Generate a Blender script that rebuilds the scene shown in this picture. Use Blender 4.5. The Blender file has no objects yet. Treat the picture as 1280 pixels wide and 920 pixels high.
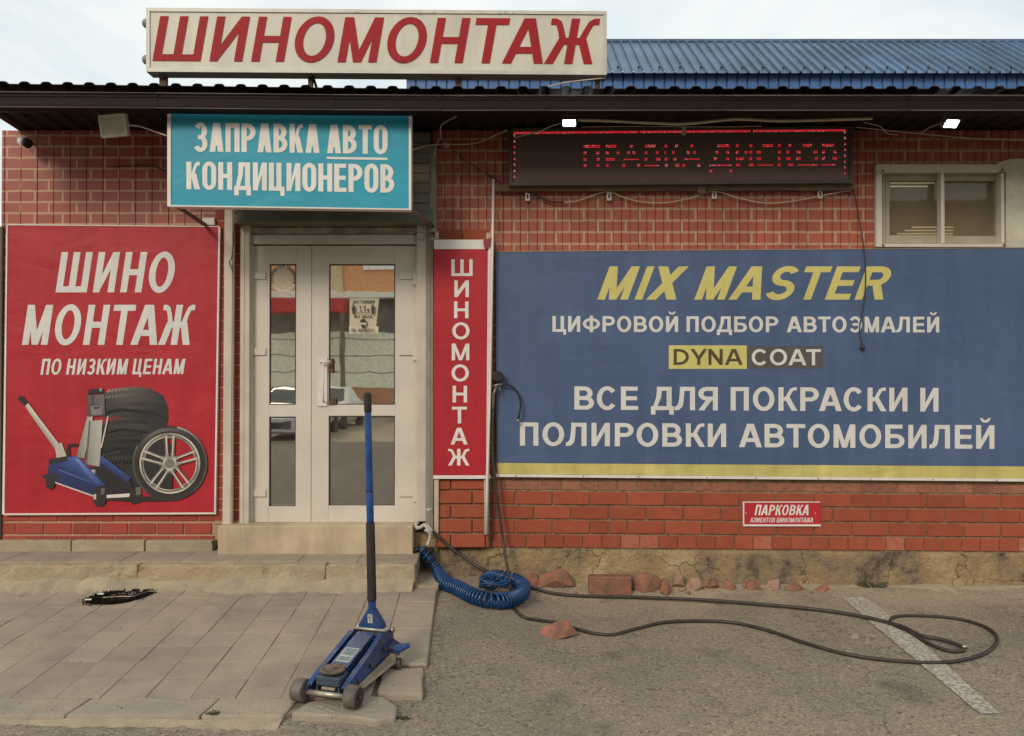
import bpy, bmesh, math, random
from mathutils import Vector, Matrix, noise
random.seed(11)
R = math.radians
sc = bpy.context.scene
COL = sc.collection
# ------------------------------------------------------------------ camera
F, CX, CY, HOR, CH, CD = 950.0, 640.0, 460.0, 480.0, 1.55, 5.75
PITCH = R(0.6)
SH = HOR - CY - F * math.tan(PITCH)
cam = bpy.data.cameras.new("camera"); camo = bpy.data.objects.new("camera", cam); COL.objects.link(camo)
cam.sensor_fit = 'HORIZONTAL'; cam.sensor_width = 36; cam.lens = F / 1280 * 36
cam.shift_y = SH / 1280; cam.clip_end = 2000; cam.clip_start = 0.05
camo.location = (0, -CD, CH); camo.rotation_euler = (R(90) + PITCH, 0, 0)
sc.camera = camo
# ------------------------------------------------------------------ light
SUN_EL, SUN_AZ = 31.0, 28.0          # azimuth: from behind the camera, to its left
w = bpy.data.worlds.new("World"); sc.world = w; w.use_nodes = True
nt = w.node_tree; N = nt.nodes; L = nt.links; N.clear()
out = N.new('ShaderNodeOutputWorld'); bg = N.new('ShaderNodeBackground')
sky = N.new('ShaderNodeTexSky'); sky.sky_type = 'NISHITA'; sky.sun_disc = False
sky.sun_elevation = R(SUN_EL); sky.sun_rotation = R(180 + SUN_AZ)
sky.air_density = 1.0; sky.dust_density = 2.5; sky.ozone_density = 1.0
tc = N.new('ShaderNodeTexCoord'); mp = N.new('ShaderNodeMapping'); mp.inputs['Scale'].default_value = (1, 1, 2.6)
nz = N.new('ShaderNodeTexNoise'); nz.inputs['Scale'].default_value = 2.3; nz.inputs['Detail'].default_value = 7; nz.inputs['Roughness'].default_value = .55
nz.inputs['Distortion'].default_value = .5
rp = N.new('ShaderNodeValToRGB'); rp.color_ramp.elements[0].position = .30; rp.color_ramp.elements[1].position = .72
rp.color_ramp.elements[0].color = (.08, .08, .08, 1); rp.color_ramp.elements[1].color = (1, 1, 1, 1)
mx = N.new('ShaderNodeMix'); mx.data_type = 'RGBA'
mx.inputs['B'].default_value = (7.3, 7.15, 6.7, 1)
L.new(tc.outputs['Generated'], mp.inputs['Vector']); L.new(mp.outputs['Vector'], nz.inputs['Vector'])
L.new(nz.outputs['Fac'], rp.inputs['Fac']); L.new(rp.outputs['Color'], mx.inputs['Factor'])
mx0 = N.new('ShaderNodeMix'); mx0.data_type = 'RGBA'; mx0.inputs['Factor'].default_value = .75; mx0.inputs['B'].default_value = (4.5, 5.6, 6.0, 1); L.new(sky.outputs['Color'], mx0.inputs['A']); L.new(mx0.outputs['Result'], mx.inputs['A']); L.new(mx.outputs['Result'], bg.inputs['Color'])
bg.inputs['Strength'].default_value = 0.10; L.new(bg.outputs['Background'], out.inputs['Surface'])
sl = bpy.data.lights.new("sun", 'SUN'); sl.energy = 1.25; sl.angle = R(16); sl.color = (1, .90, .74)
so = bpy.data.objects.new("sun", sl); COL.objects.link(so)
sd = Vector((-math.sin(R(SUN_AZ)) * math.cos(R(SUN_EL)), -math.cos(R(SUN_AZ)) * math.cos(R(SUN_EL)), math.sin(R(SUN_EL))))
so.rotation_euler = sd.to_track_quat('Z', 'Y').to_euler(); so.location = (-8, -12, 12)
sc.view_settings.view_transform = 'Standard'; sc.view_settings.look = 'None'
sc.view_settings.exposure = 0.62; sc.view_settings.gamma = 1.0

# ------------------------------------------------------------------ helpers
def at(px, py, y):
    u = (px - CX) / F; v = (CY + SH - py) / F
    d = Vector((u, math.cos(PITCH) - v * math.sin(PITCH), math.sin(PITCH) + v * math.cos(PITCH)))
    return Vector((0, -CD, CH)) + d * ((y + CD) / d.y)
def sstep(a, b, x):
    t = max(0, min(1, (x - a) / (b - a))); return t * t * (3 - 2 * t)
def az(x, y):
    D = y + CD; a = 1 - sstep(-.2, .35, x); n = sstep(3.4, 5.0, D)
    return a * (.055 + .05 * n) - .004 * max(0, x) + .045 * sstep(-.30, -.04, y) * (1 - a)
def zp(y): return .08 + .06 * max(0, min(1.1, (y + CD - 3.38) / 1.85))
def gnd(px, py, h=az, lift=0):
    z = 0
    for _ in range(12):
        u = (px - CX) / F; v = (CY + SH - py) / F
        dy = math.cos(PITCH) - v * math.sin(PITCH); dz = math.sin(PITCH) + v * math.cos(PITCH)
        t = (z + lift - CH) / dz; x = u * t; y = dy * t - CD
        z = h(x, y) if h is az else h(y)
    return Vector((x, y, z + lift))
def lin(c): return tuple(((v / 255 / 12.92) if v / 255 <= .04045 else ((v / 255 + .055) / 1.055) ** 2.4) for v in c)

MATS = {}
def mat(name, col, rough=.7, metal=0, var=.12, scale=6, bump=.0, bscale=60, emit=None, spec=.5, col2=None, fac=None, rand=0, stretch=None, rvar=.1, dust=None, dscale=1.9, wave=0, streak=0):
    """procedural paint/plaster/metal: base colour wandering between two tones, fine bump, roughness variation"""
    if name in MATS: return MATS[name]
    m = bpy.data.materials.new(name); m.use_nodes = True; n = m.node_tree.nodes; l = m.node_tree.links
    b = n['Principled BSDF']; b.inputs['Roughness'].default_value = rough; b.inputs['Metallic'].default_value = metal
    b.inputs['Specular IOR Level'].default_value = spec
    tc = n.new('ShaderNodeTexCoord'); vec = tc.outputs['Object']
    if stretch:
        mp = n.new('ShaderNodeMapping'); mp.inputs['Scale'].default_value = stretch; l.new(vec, mp.inputs['Vector']); vec = mp.outputs['Vector']
    nz = n.new('ShaderNodeTexNoise'); nz.inputs['Scale'].default_value = scale; nz.inputs['Detail'].default_value = 6; nz.inputs['Roughness'].default_value = .62
    l.new(vec, nz.inputs['Vector'])
    r = n.new('ShaderNodeValToRGB'); r.color_ramp.elements[0].position = .32; r.color_ramp.elements[1].position = .68
    c2 = col2 or tuple(max(0, v * (1 - var * 1.6)) for v in col)
    c1 = col if col2 else tuple(min(1, v * (1 + var)) for v in col)
    r.color_ramp.elements[0].color = (*c2, 1); r.color_ramp.elements[1].color = (*c1, 1)
    l.new(nz.outputs['Fac'], r.inputs['Fac']); co = r.outputs['Color']
    if rand:
        oi = n.new('ShaderNodeObjectInfo'); mr = n.new('ShaderNodeMapRange'); mr.inputs['To Min'].default_value = 1 - rand; mr.inputs['To Max'].default_value = 1 + rand
        l.new(oi.outputs['Random'], mr.inputs['Value']); hs = n.new('ShaderNodeHueSaturation'); l.new(mr.outputs['Result'], hs.inputs['Value']); l.new(co, hs.inputs['Color']); co = hs.outputs['Color']
        # shift the texture for each piece
        va = n.new('ShaderNodeVectorMath'); va.operation = 'ADD'; sc_ = n.new('ShaderNodeVectorMath'); sc_.operation = 'SCALE'
        cx = n.new('ShaderNodeCombineXYZ'); l.new(oi.outputs['Random'], cx.inputs[0]); l.new(oi.outputs['Random'], cx.inputs[1]); l.new(cx.outputs[0], sc_.inputs[0]); sc_.inputs['Scale'].default_value = 37
        l.new(vec, va.inputs[0]); l.new(sc_.outputs[0], va.inputs[1]); l.new(va.outputs[0], nz.inputs['Vector'])
    if dust:
        ge = n.new('ShaderNodeNewGeometry'); dn = n.new('ShaderNodeTexNoise'); dn.inputs['Scale'].default_value = dscale; dn.inputs['Detail'].default_value = 7; dn.inputs['Roughness'].default_value = .65; l.new(ge.outputs['Position'], dn.inputs['Vector'])
        dr = n.new('ShaderNodeMapRange'); dr.inputs['From Min'].default_value = .42; dr.inputs['From Max'].default_value = .66; dr.inputs['To Max'].default_value = .85; l.new(dn.outputs['Fac'], dr.inputs['Value'])
        dm = n.new('ShaderNodeMix'); dm.data_type = 'RGBA'; dm.inputs['B'].default_value = (*dust, 1); l.new(dr.outputs['Result'], dm.inputs['Factor']); l.new(co, dm.inputs['A']); co = dm.outputs['Result']
    if streak:
        g3 = n.new('ShaderNodeNewGeometry'); m3 = n.new('ShaderNodeMapping'); m3.inputs['Scale'].default_value = (5, 1, .55); l.new(g3.outputs['Position'], m3.inputs['Vector'])
        n3 = n.new('ShaderNodeTexNoise'); n3.inputs['Scale'].default_value = 1.6; n3.inputs['Detail'].default_value = 8; n3.inputs['Roughness'].default_value = .7; l.new(m3.outputs['Vector'], n3.inputs['Vector'])
        r3 = n.new('ShaderNodeMapRange'); r3.inputs['From Min'].default_value = .35; r3.inputs['From Max'].default_value = .62; r3.inputs['To Min'].default_value = 1 - streak; r3.inputs['To Max'].default_value = 1.0; l.new(n3.outputs['Fac'], r3.inputs['Value'])
        v3 = n.new('ShaderNodeVectorMath'); v3.operation = 'SCALE'; l.new(co, v3.inputs[0]); l.new(r3.outputs['Result'], v3.inputs['Scale']); co = v3.outputs[0]
    if wave:
        g4 = n.new('ShaderNodeNewGeometry'); m4 = n.new('ShaderNodeMapping'); m4.inputs['Rotation'].default_value = (0, .5, 0); m4.inputs['Scale'].default_value = (1.1, 1, 2.2); l.new(g4.outputs['Position'], m4.inputs['Vector'])
        n4 = n.new('ShaderNodeTexNoise'); n4.inputs['Scale'].default_value = 1.7; n4.inputs['Detail'].default_value = 2.5; n4.inputs['Distortion'].default_value = .8; l.new(m4.outputs['Vector'], n4.inputs['Vector'])
        b4 = n.new('ShaderNodeBump'); b4.inputs['Strength'].default_value = wave; b4.inputs['Distance'].default_value = .06; l.new(n4.outputs['Fac'], b4.inputs['Height']); l.new(b4.outputs['Normal'], b.inputs['Normal'])
    l.new(co, b.inputs['Base Color'])
    rr = n.new('ShaderNodeMapRange'); rr.inputs['To Min'].default_value = max(0, rough - rvar); rr.inputs['To Max'].default_value = min(1, rough + rvar)
    l.new(nz.outputs['Fac'], rr.inputs['Value']); l.new(rr.outputs['Result'], b.inputs['Roughness'])
    if bump:
        n2 = n.new('ShaderNodeTexNoise'); n2.inputs['Scale'].default_value = bscale; n2.inputs['Detail'].default_value = 5; l.new(vec, n2.inputs['Vector'])
        bp = n.new('ShaderNodeBump'); bp.inputs['Strength'].default_value = bump; bp.inputs['Distance'].default_value = .01
        l.new(n2.outputs['Fac'], bp.inputs['Height']); l.new(bp.outputs['Normal'], b.inputs['Normal'])
    if emit:
        b.inputs['Emission Color'].default_value = (*emit[0], 1); b.inputs['Emission Strength'].default_value = emit[1]
    MATS[name] = m; return m
def mcol(name, rough=.6):
    """flat print: colour comes from the mesh's print attribute"""
    if name in MATS: return MATS[name]
    m = bpy.data.materials.new(name); m.use_nodes = True; n = m.node_tree.nodes; l = m.node_tree.links
    a = n.new('ShaderNodeAttribute'); a.attribute_name = 'print'; b = n['Principled BSDF']; b.inputs['Roughness'].default_value = rough
    nz = n.new('ShaderNodeTexNoise'); nz.inputs['Scale'].default_value = 60; nz.inputs['Detail'].default_value = 3
    mr = n.new('ShaderNodeMapRange'); mr.inputs['To Min'].default_value = .8; mr.inputs['To Max'].default_value = 1.15
    tcn = n.new('ShaderNodeTexCoord'); l.new(tcn.outputs['Object'], nz.inputs['Vector']); l.new(nz.outputs['Fac'], mr.inputs['Value'])
    vm = n.new('ShaderNodeVectorMath'); vm.operation = 'SCALE'; l.new(a.outputs['Color'], vm.inputs[0]); l.new(mr.outputs['Result'], vm.inputs['Scale'])
    l.new(vm.outputs[0], b.inputs['Base Color']); MATS[name] = m; return m

class MB:
    def __init__(s): s.bm = bmesh.new(); s.cl = None; s.k = 0
    def quad(s, *p, mi=0):
        f = s.bm.faces.new([s.bm.verts.new(v) for v in p]); f.material_index = mi; return f
    def box(s, a, b, bev=0, mi=0, M=None, seg=1):
        x0, y0, z0 = [min(a[i], b[i]) for i in range(3)]; x1, y1, z1 = [max(a[i], b[i]) for i in range(3)]
        vs = [s.bm.verts.new(v) for v in [(x0,y0,z0),(x1,y0,z0),(x1,y1,z0),(x0,y1,z0),(x0,y0,z1),(x1,y0,z1),(x1,y1,z1),(x0,y1,z1)]]
        fs = [s.bm.faces.new([vs[i] for i in q]) for q in [(0,3,2,1),(4,5,6,7),(0,1,5,4),(1,2,6,5),(2,3,7,6),(3,0,4,7)]]
        for f in fs: f.material_index = mi
        if bev:
            es = list({e for f in fs for e in f.edges}); r = bmesh.ops.bevel(s.bm, geom=es, offset=bev, segments=seg, affect='EDGES', profile=.5)
            vs = list({v for f in r['faces'] for v in f.verts} | {v for v in vs if v.is_valid})
            for f in r['faces']: f.material_index = mi
        if M is not None:
            for v in vs: v.co = M @ v.co
        return vs
    def pbox(s, x0, y0, x1, y1, yf, d, bev=0, mi=0):
        a = at(x0, y0, yf); b = at(x1, y1, yf); return s.box((a.x, yf, a.z), (b.x, yf + d, b.z), bev, mi)
    def tube(s, pts, r, n=8, cap=True, mi=0, smooth=True):
        pts = [Vector(p) for p in pts]; rs = r if isinstance(r, (list, tuple)) else [r] * len(pts)
        t0 = (pts[1] - pts[0]).normalized(); up = Vector((0, 0, 1)) if abs(t0.z) < .9 else Vector((0, 1, 0))
        nrm = t0.cross(up).normalized(); rings = []
        for i, p in enumerate(pts):
            t = (pts[min(i + 1, len(pts) - 1)] - pts[max(i - 1, 0)]).normalized()
            nrm = (nrm - t * nrm.dot(t)).normalized(); bn = t.cross(nrm)
            rings.append([s.bm.verts.new(p + (nrm * math.cos(a) + bn * math.sin(a)) * rs[i]) for a in [2 * math.pi * k / n for k in range(n)]])
        for a, b in zip(rings, rings[1:]):
            for k in range(n):
                f = s.bm.faces.new((a[k], a[(k + 1) % n], b[(k + 1) % n], b[k])); f.smooth = smooth; f.material_index = mi
        if cap:
            s.bm.faces.new(rings[0][::-1]).material_index = mi; s.bm.faces.new(rings[-1]).material_index = mi
    def cyl(s, a, b, r, n=20, r2=None, mi=0): s.tube([a, b], [r, r if r2 is None else r2], n, True, mi)
    def lathe(s, c, axis, prof, n=24, mi=0):
        """prof: list of (distance along axis, radius)"""
        axis = Vector(axis).normalized(); u = axis.orthogonal().normalized(); v = axis.cross(u); rings = []
        for d, r in prof:
            rings.append([s.bm.verts.new(Vector(c) + axis * d + (u * math.cos(t) + v * math.sin(t)) * max(r, 1e-4)) for t in [2 * math.pi * k / n for k in range(n)]])
        for a, b in zip(rings, rings[1:]):
            for k in range(n):
                f = s.bm.faces.new((a[k], a[(k + 1) % n], b[(k + 1) % n], b[k])); f.material_index = mi; f.smooth = True
        s.bm.faces.new(rings[0][::-1]).material_index = mi; s.bm.faces.new(rings[-1]).material_index = mi
    def prism(s, poly, off, mi=0):
        """polygon (3-D points) extruded by vector off"""
        a = [s.bm.verts.new(p) for p in poly]; b = [s.bm.verts.new(Vector(p) + Vector(off)) for p in poly]; n = len(a)
        s.bm.faces.new(a).material_index = mi; s.bm.faces.new(b[::-1]).material_index = mi
        for k in range(n): s.bm.faces.new((a[k], b[k], b[(k + 1) % n], a[(k + 1) % n])).material_index = mi
    def poly(s, pts2, yf, col=None, cols=None, mi=0, step=.00006):
        """flat print polygon given on the plane y=yf from outline points; each later piece lies 0.1 mm further out"""
        s.k += 1; y = yf - .0008 - step * s.k
        vs = [s.bm.verts.new(at(p[0], p[1], yf)) for p in pts2]
        for v in vs: v.co.y = y
        f = s.bm.faces.new(vs); f.material_index = mi
        if col is not None or cols:
            if s.cl is None: s.cl = s.bm.loops.layers.float_color.new('print')
            for i, lp in enumerate(f.loops): lp[s.cl] = (*(cols[i] if cols else col), 1)
    def rough(s, amp, sc_=8, seed=0):
        for v in s.bm.verts: v.co += noise.noise_vector(v.co * sc_ + Vector((seed, seed * 2, 0))) * amp
    def done(s, name, mats, parent=None, origin=None, smooth=None):
        me = bpy.data.meshes.new(name); bmesh.ops.recalc_face_normals(s.bm, faces=s.bm.faces)
        o_ = Vector(origin) if origin is not None else (wloc(parent) if parent else Vector((0, 0, 0)))
        for v in s.bm.verts: v.co -= o_
        s.bm.to_mesh(me); s.bm.free()
        for m in (mats if isinstance(mats, (list, tuple)) else [mats]): me.materials.append(m)
        if smooth:
            for p in me.polygons: p.use_smooth = True
        o = bpy.data.objects.new(name, me); COL.objects.link(o)
        if parent: o.parent = parent; o.location = o_ - wloc(parent)
        else: o.location = o_
        return o
def wloc(o):
    v = Vector((0, 0, 0))
    while o: v = v + o.location; o = o.parent
    return v
def tag(o, label=None, cat=None, group=None, kind=None):
    if label: o['label'] = label
    if cat: o['category'] = cat
    if group: o['group'] = group
    if kind: o['kind'] = kind
    return o
def thing(name, loc, label, cat, group=None):
    o = bpy.data.objects.new(name, None); COL.objects.link(o); o.location = loc; o.empty_display_size = .1
    return tag(o, label, cat, group)
def inst(o, parent, loc, rot=None, name=None):
    c = o.copy(); COL.objects.link(c); c.parent = parent; c.location = loc
    if rot is not None: c.rotation_euler = rot
    if name: c.name = name
    return c
def spline(pts, n=8):
    pts = [Vector(p) for p in pts]; P = [pts[0] * 2 - pts[1]] + pts + [pts[-1] * 2 - pts[-2]]; o = []
    for i in range(1, len(P) - 2):
        for k in range(n):
            t = k / n; a, b, c, d = P[i - 1:i + 3]
            o.append(.5 * ((2 * b) + (c - a) * t + (2 * a - 5 * b + 4 * c - d) * t * t + (3 * b - a - 3 * c + d) * t ** 3))
    o.append(pts[-1]); return o

# ------------------------------------------------------------------ lettering: capitals drawn with strokes
ADV = dict(zip("АБВДЕЖЗИЙКЛМНОПРСТФЦШЯЭХЬMIXASTERDYNCO15,! ",
    [.722,.68,.70,.74,.64,.93,.62,.722,.722,.66,.72,.833,.722,.778,.719,.65,.722,.611,.88,.74,.98,.71,.70,.667,.66,
     .833,.278,.667,.722,.66,.611,.64,.70,.722,.667,.722,.722,.778,.45,.556,.25,.28,.28]))
class G:
    def __init__(s, w, tv, th, sq): s.w = w; s.tv = tv; s.th = th; s.sq = sq; s.P = []
    def R(s, a, b, c, d): s.P.append([(a, b), (c, b), (c, d), (a, d)])
    def D(s, x0, y0, x1, y1, t=None): t = t or s.tv * 1.08; s.P.append([(x0, y0), (x0 + t, y0), (x1 + t, y1), (x1, y1)])
    def bowl(s, x0, y0, x1, y1, a0, a1, n=7, rx=None, ry=None):
        hw = (x1 - x0) / 2; hh = (y1 - y0) / 2; cx = (x0 + x1) / 2; cy = (y0 + y1) / 2
        if s.sq: rx = rx or min(hw, s.tv * 1.9); ry = ry or min(hh, s.th * 2.0)
        else: rx = rx or hw; ry = ry or hh
        ang = []
        for q in range(int((a0 - 360) // 90), int((a1 + 360) // 90) + 1):
            lo, hi = max(a0, q * 90), min(a1, q * 90 + 90)
            if hi <= lo: continue
            mid = math.radians(q * 90 + 45); sx = 1 if math.cos(mid) > 0 else -1; sy = 1 if math.sin(mid) > 0 else -1
            for k in range(n + 1): ang.append((math.radians(lo + (hi - lo) * k / n), sx, sy))
        pts = []
        for a, sx, sy in ang:
            ox = cx + sx * (hw - rx); oy = cy + sy * (hh - ry)
            pts.append(((ox + rx * math.cos(a), oy + ry * math.sin(a)), (ox + max(.001, rx - s.tv) * math.cos(a), oy + max(.001, ry - s.th) * math.sin(a))))
        if a1 - a0 >= 360: pts.append(pts[0])
        for (o1, i1), (o2, i2) in zip(pts, pts[1:]):
            if (abs(o1[0] - o2[0]) + abs(o1[1] - o2[1])) < 1e-5: continue
            s.P.append([o1, o2, i2, i1])
    def dee(s, y0, y1, x1, x0=0, flip=False):
        r = min((x1 - x0) * .72, (y1 - y0) * .62) if not s.sq else s.tv * 1.7
        xc = x1 - r; k = len(s.P)
        s.R(x0, y1 - s.th, xc, y1); s.R(x0, y0, xc, y0 + s.th); s.bowl(x1 - 2 * r, y0, x1, y1, -90, 90, rx=r, ry=min((y1 - y0) / 2, r if s.sq else 9))
        if flip: s.P[k:] = [[(s.w - a, b) for a, b in p] for p in s.P[k:]]
def glyph(ch, w, tv, th, sq):
    g = G(w, tv, th, sq); lat = dict(zip("АВЕМНОРСТХ", "ABEMHOPCTX")); ch = lat.get(ch, ch); m = .5 * (1 - th)
    if ch in 'ШЦ':
        g.R(0, 0, tv, 1)
        if ch == 'Ш': g.R(w/2 - tv/2, 0, w/2 + tv/2, 1); g.R(w - tv, 0, w, 1); g.R(tv, 0, w - tv, th)
        else: e = w - tv * .6; g.R(e - tv, 0, e, 1); g.R(tv, 0, w, th); g.R(w - tv * .8, -.18, w, .0)
    elif ch in 'ИЙ':
        g.R(0, 0, tv, 1); g.R(w - tv, 0, w, 1); k_ = .36 if w > tv * 3.6 else .42; e_ = tv * .1; g.P.append([(tv - e_, 0), (w - tv, 1 - k_), (w - tv + e_, 1), (w - tv - .0, 1), (tv, k_), (tv - e_, k_)])
        if ch == 'Й': [g.P.append([(w/2 + math.cos(a0) * .22, 1.30 + math.sin(a0) * .2), (w/2 + math.cos(a0 + .32) * .22, 1.30 + math.sin(a0 + .32) * .2), (w/2 + math.cos(a0 + .32) * .11, 1.30 + math.sin(a0 + .32) * .09), (w/2 + math.cos(a0) * .11, 1.30 + math.sin(a0) * .09)]) for a0 in [math.pi * 1.0 + k * .314 for k in range(10)]]
    elif ch == 'N': g.R(0, 0, tv, 1); g.R(w - tv, 0, w, 1); g.P.append([(tv, 1), (w - tv, .36), (w - tv, 0), (tv, .64)])
    elif ch == 'H': g.R(0, 0, tv, 1); g.R(w - tv, 0, w, 1); g.R(tv, m, w - tv, m + th)
    elif ch == 'П': g.R(0, 0, tv, 1); g.R(w - tv, 0, w, 1); g.R(tv, 1 - th, w - tv, 1)
    elif ch == 'O': g.bowl(0, -.015, w, 1.015, 0, 360)
    elif ch == 'C': g.bowl(0, -.015, w, 1.015, 38, 322)
    elif ch == 'Э':
        g.bowl(0, -.015, w, 1.015, -142, 142); g.R(w * .3, m, w - tv * .8, m + th)
    elif ch == 'M':
        g.R(0, 0, tv, 1); g.R(w - tv, 0, w, 1); t = tv * .95; g.D(w/2 - t/2, 0, tv * .12, 1, t); g.D(w/2 - t/2, 0, w - tv * 1.1, 1, t)
    elif ch == 'T': g.R(0, 1 - th, w, 1); g.R(w/2 - tv/2, 0, w/2 + tv/2, 1 - th)
    elif ch == 'A':
        t = tv * 1.1; g.D(0, 0, w/2 - t * .62, 1, t); g.D(w - t, 0, w/2 - t * .38, 1, t); g.R(w * .22, .22, w * .78, .22 + th)
    elif ch == 'Л':
        g.R(w - tv, 0, w, 1); g.R(w * .26, 1 - th, w - tv, 1); g.P.append([(w*.26, 1 - th), (w*.26 + tv*.9, 1 - th), (w*.24 + tv*.85, .42), (w*.2 + tv*.8, .16), (w*.16 + tv*.3, .02), (0, -.01), (0, th*.92), (w*.1, th*1.0), (w*.19, .3), (w*.235, .55)])
    elif ch == 'Д':
        g.R(0, 0, w, th); g.R(0, -.19, tv*.9, 0); g.R(w - tv*.9, -.19, w, 0); g.R(w*.8 - tv/2, th, w*.8 + tv/2, 1); g.R(w*.26, 1 - th, w*.8 - tv/2, 1)
        g.P.append([(w*.1, th), (w*.1 + tv*.85, th), (w*.26 + tv*.85, .55), (w*.28 + tv*.9, 1 - th), (w*.26, 1 - th), (w*.235, .55)])
    elif ch == 'P': g.R(0, 0, tv, 1); g.dee(.4, 1, w, tv * .5)
    elif ch == 'R': g.R(0, 0, tv, 1); g.dee(.42, 1, w * .95, tv * .5); g.D(w - tv * 1.15, 0, w * .42, .46, tv * 1.15)
    elif ch == 'Я': g.R(w - tv, 0, w, 1); g.dee(.42, 1, w - tv * .0, tv * .5, True); g.D(0, 0, w * .42, .46, tv * 1.15)
    elif ch == 'B': g.R(0, 0, tv, 1); g.dee(.5 - th/2, 1, w * .93, tv * .5); g.dee(0, .5 + th/2, w, tv * .5)
    elif ch == 'Б': g.R(0, 0, tv, 1); g.R(tv, 1 - th, w * .9, 1); g.dee(0, .6, w, tv * .5)
    elif ch == 'Ь': g.R(0, 0, tv, 1); g.dee(0, .6, w, tv * .5)
    elif ch == 'D': g.R(0, 0, tv, 1); g.dee(0, 1, w, tv * .5)
    elif ch == 'E': g.R(0, 0, tv, 1); g.R(tv, 0, w, th); g.R(tv, m, w * .93, m + th); g.R(tv, 1 - th, w * .97, 1)
    elif ch == 'З':
        g.bowl(w*.04, .5 - th/2, w*.96, 1.015, -90, 150); g.bowl(0, -.015, w, .5 + th/2, -155, 90); g.R(w*.32, m, w*.5, m + th)
    elif ch == 'S':
        g.bowl(w*.03, .5 - th/2, w*.97, 1.015, 28, 270); g.bowl(0, -.015, w, .5 + th/2, -160, 90)
    elif ch == 'Ф': g.R(w/2 - tv/2, -.02, w/2 + tv/2, 1.02); g.bowl(0, .14, w, .88, 0, 360)
    elif ch == 'К':
        g.R(0, 0, tv, 1); g.R(tv, m, w*.36, m + th); g.D(w - tv*1.15, 0, w*.3, .56, tv*1.12)
        g.P.append([(w*.28, .46), (w*.28 + tv*.9, .46), (w*.66, .72), (w*.78, .86), (w*.96, .865), (w*.96, 1.0), (w*.8, 1.0), (w*.62, .94), (w*.5, .78)])
    elif ch == 'Ж':
        g.R(w/2 - tv/2, 0, w/2 + tv/2, 1)
        for f in (0, 1):
            k = len(g.P); g.D(w - tv*1.1, 0, w*.6, .56, tv*1.05); g.R(w/2 + tv/2, m, w*.66, m + th)
            g.P.append([(w*.6, .46), (w*.6 + tv*.85, .46), (w*.82, .72), (w*.88, .86), (w*.99, .865), (w*.99, 1.0), (w*.88, 1.0), (w*.78, .94), (w*.71, .78)])
            if f: g.P[k:] = [[(w - a, b) for a, b in p] for p in g.P[k:]]
    elif ch == 'X': g.D(0, 0, w - tv*1.3, 1, tv*1.3); g.D(w - tv*1.3, 0, 0, 1, tv*1.3)
    elif ch == 'Y': g.R(w/2 - tv/2, 0, w/2 + tv/2, .45); g.D(w/2 - tv*.6, .4, 0, 1, tv*1.2); g.D(w/2 - tv*.6, .4, w - tv*1.2, 1, tv*1.2)
    elif ch == 'I': g.R(0, 0, tv, 1)
    elif ch == '1': g.R(w - tv, 0, w, 1); g.D(0, .68, w - tv, .96, tv)
    elif ch == '5': g.R(w*.1, 1 - th, w*.95, 1); g.R(w*.1, .5, w*.1 + tv, 1 - th); g.bowl(0, -.015, w, .64, -150, 130)
    elif ch == ',': g.D(0, -.16, tv*.3, .14)
    elif ch == '!': g.R(0, 0, tv, .16); g.R(0, .26, tv, 1)
    return g.P
INK = dict(zip("АБВДЕЖЗИЙКЛМНОПРСТФЦШЯЭЬMIXASTERDYNCO",
    [1.0,.84,.86,1.0,.76,1.2,.77,.80,.80,.84,.90,.95,.80,.95,.80,.82,.90,.82,1.14,.90,1.17,.86,.90,.84,
     .95,.2,.95,1.0,.86,.82,.76,.90,.85,.95,.80,.90,.95]))
SB = {'А': (0, 0), 'A': (0, 0), 'Т': (.03, .03), 'T': (.03, .03), 'Ж': (0, 0), 'Л': (0, .1), 'Д': (0, .02), 'К': (.1, .0), 'О': (.06, .06), 'O': (.06, .06), 'С': (.06, .04), 'C': (.06, .04),
      'Р': (.1, .05), 'В': (.1, .05), 'З': (.03, .05), 'Э': (.04, .06), 'Я': (.03, .1), 'Ц': (.1, .02), 'Ф': (.05, .05), 'X': (.0, .0), 'Y': (0, 0), 'R': (.1, .02), 'S': (.06, .06), 'E': (.1, .05), 'Е': (.1, .05), 'Б': (.1, .05), 'D': (.1, .06)}
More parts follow.
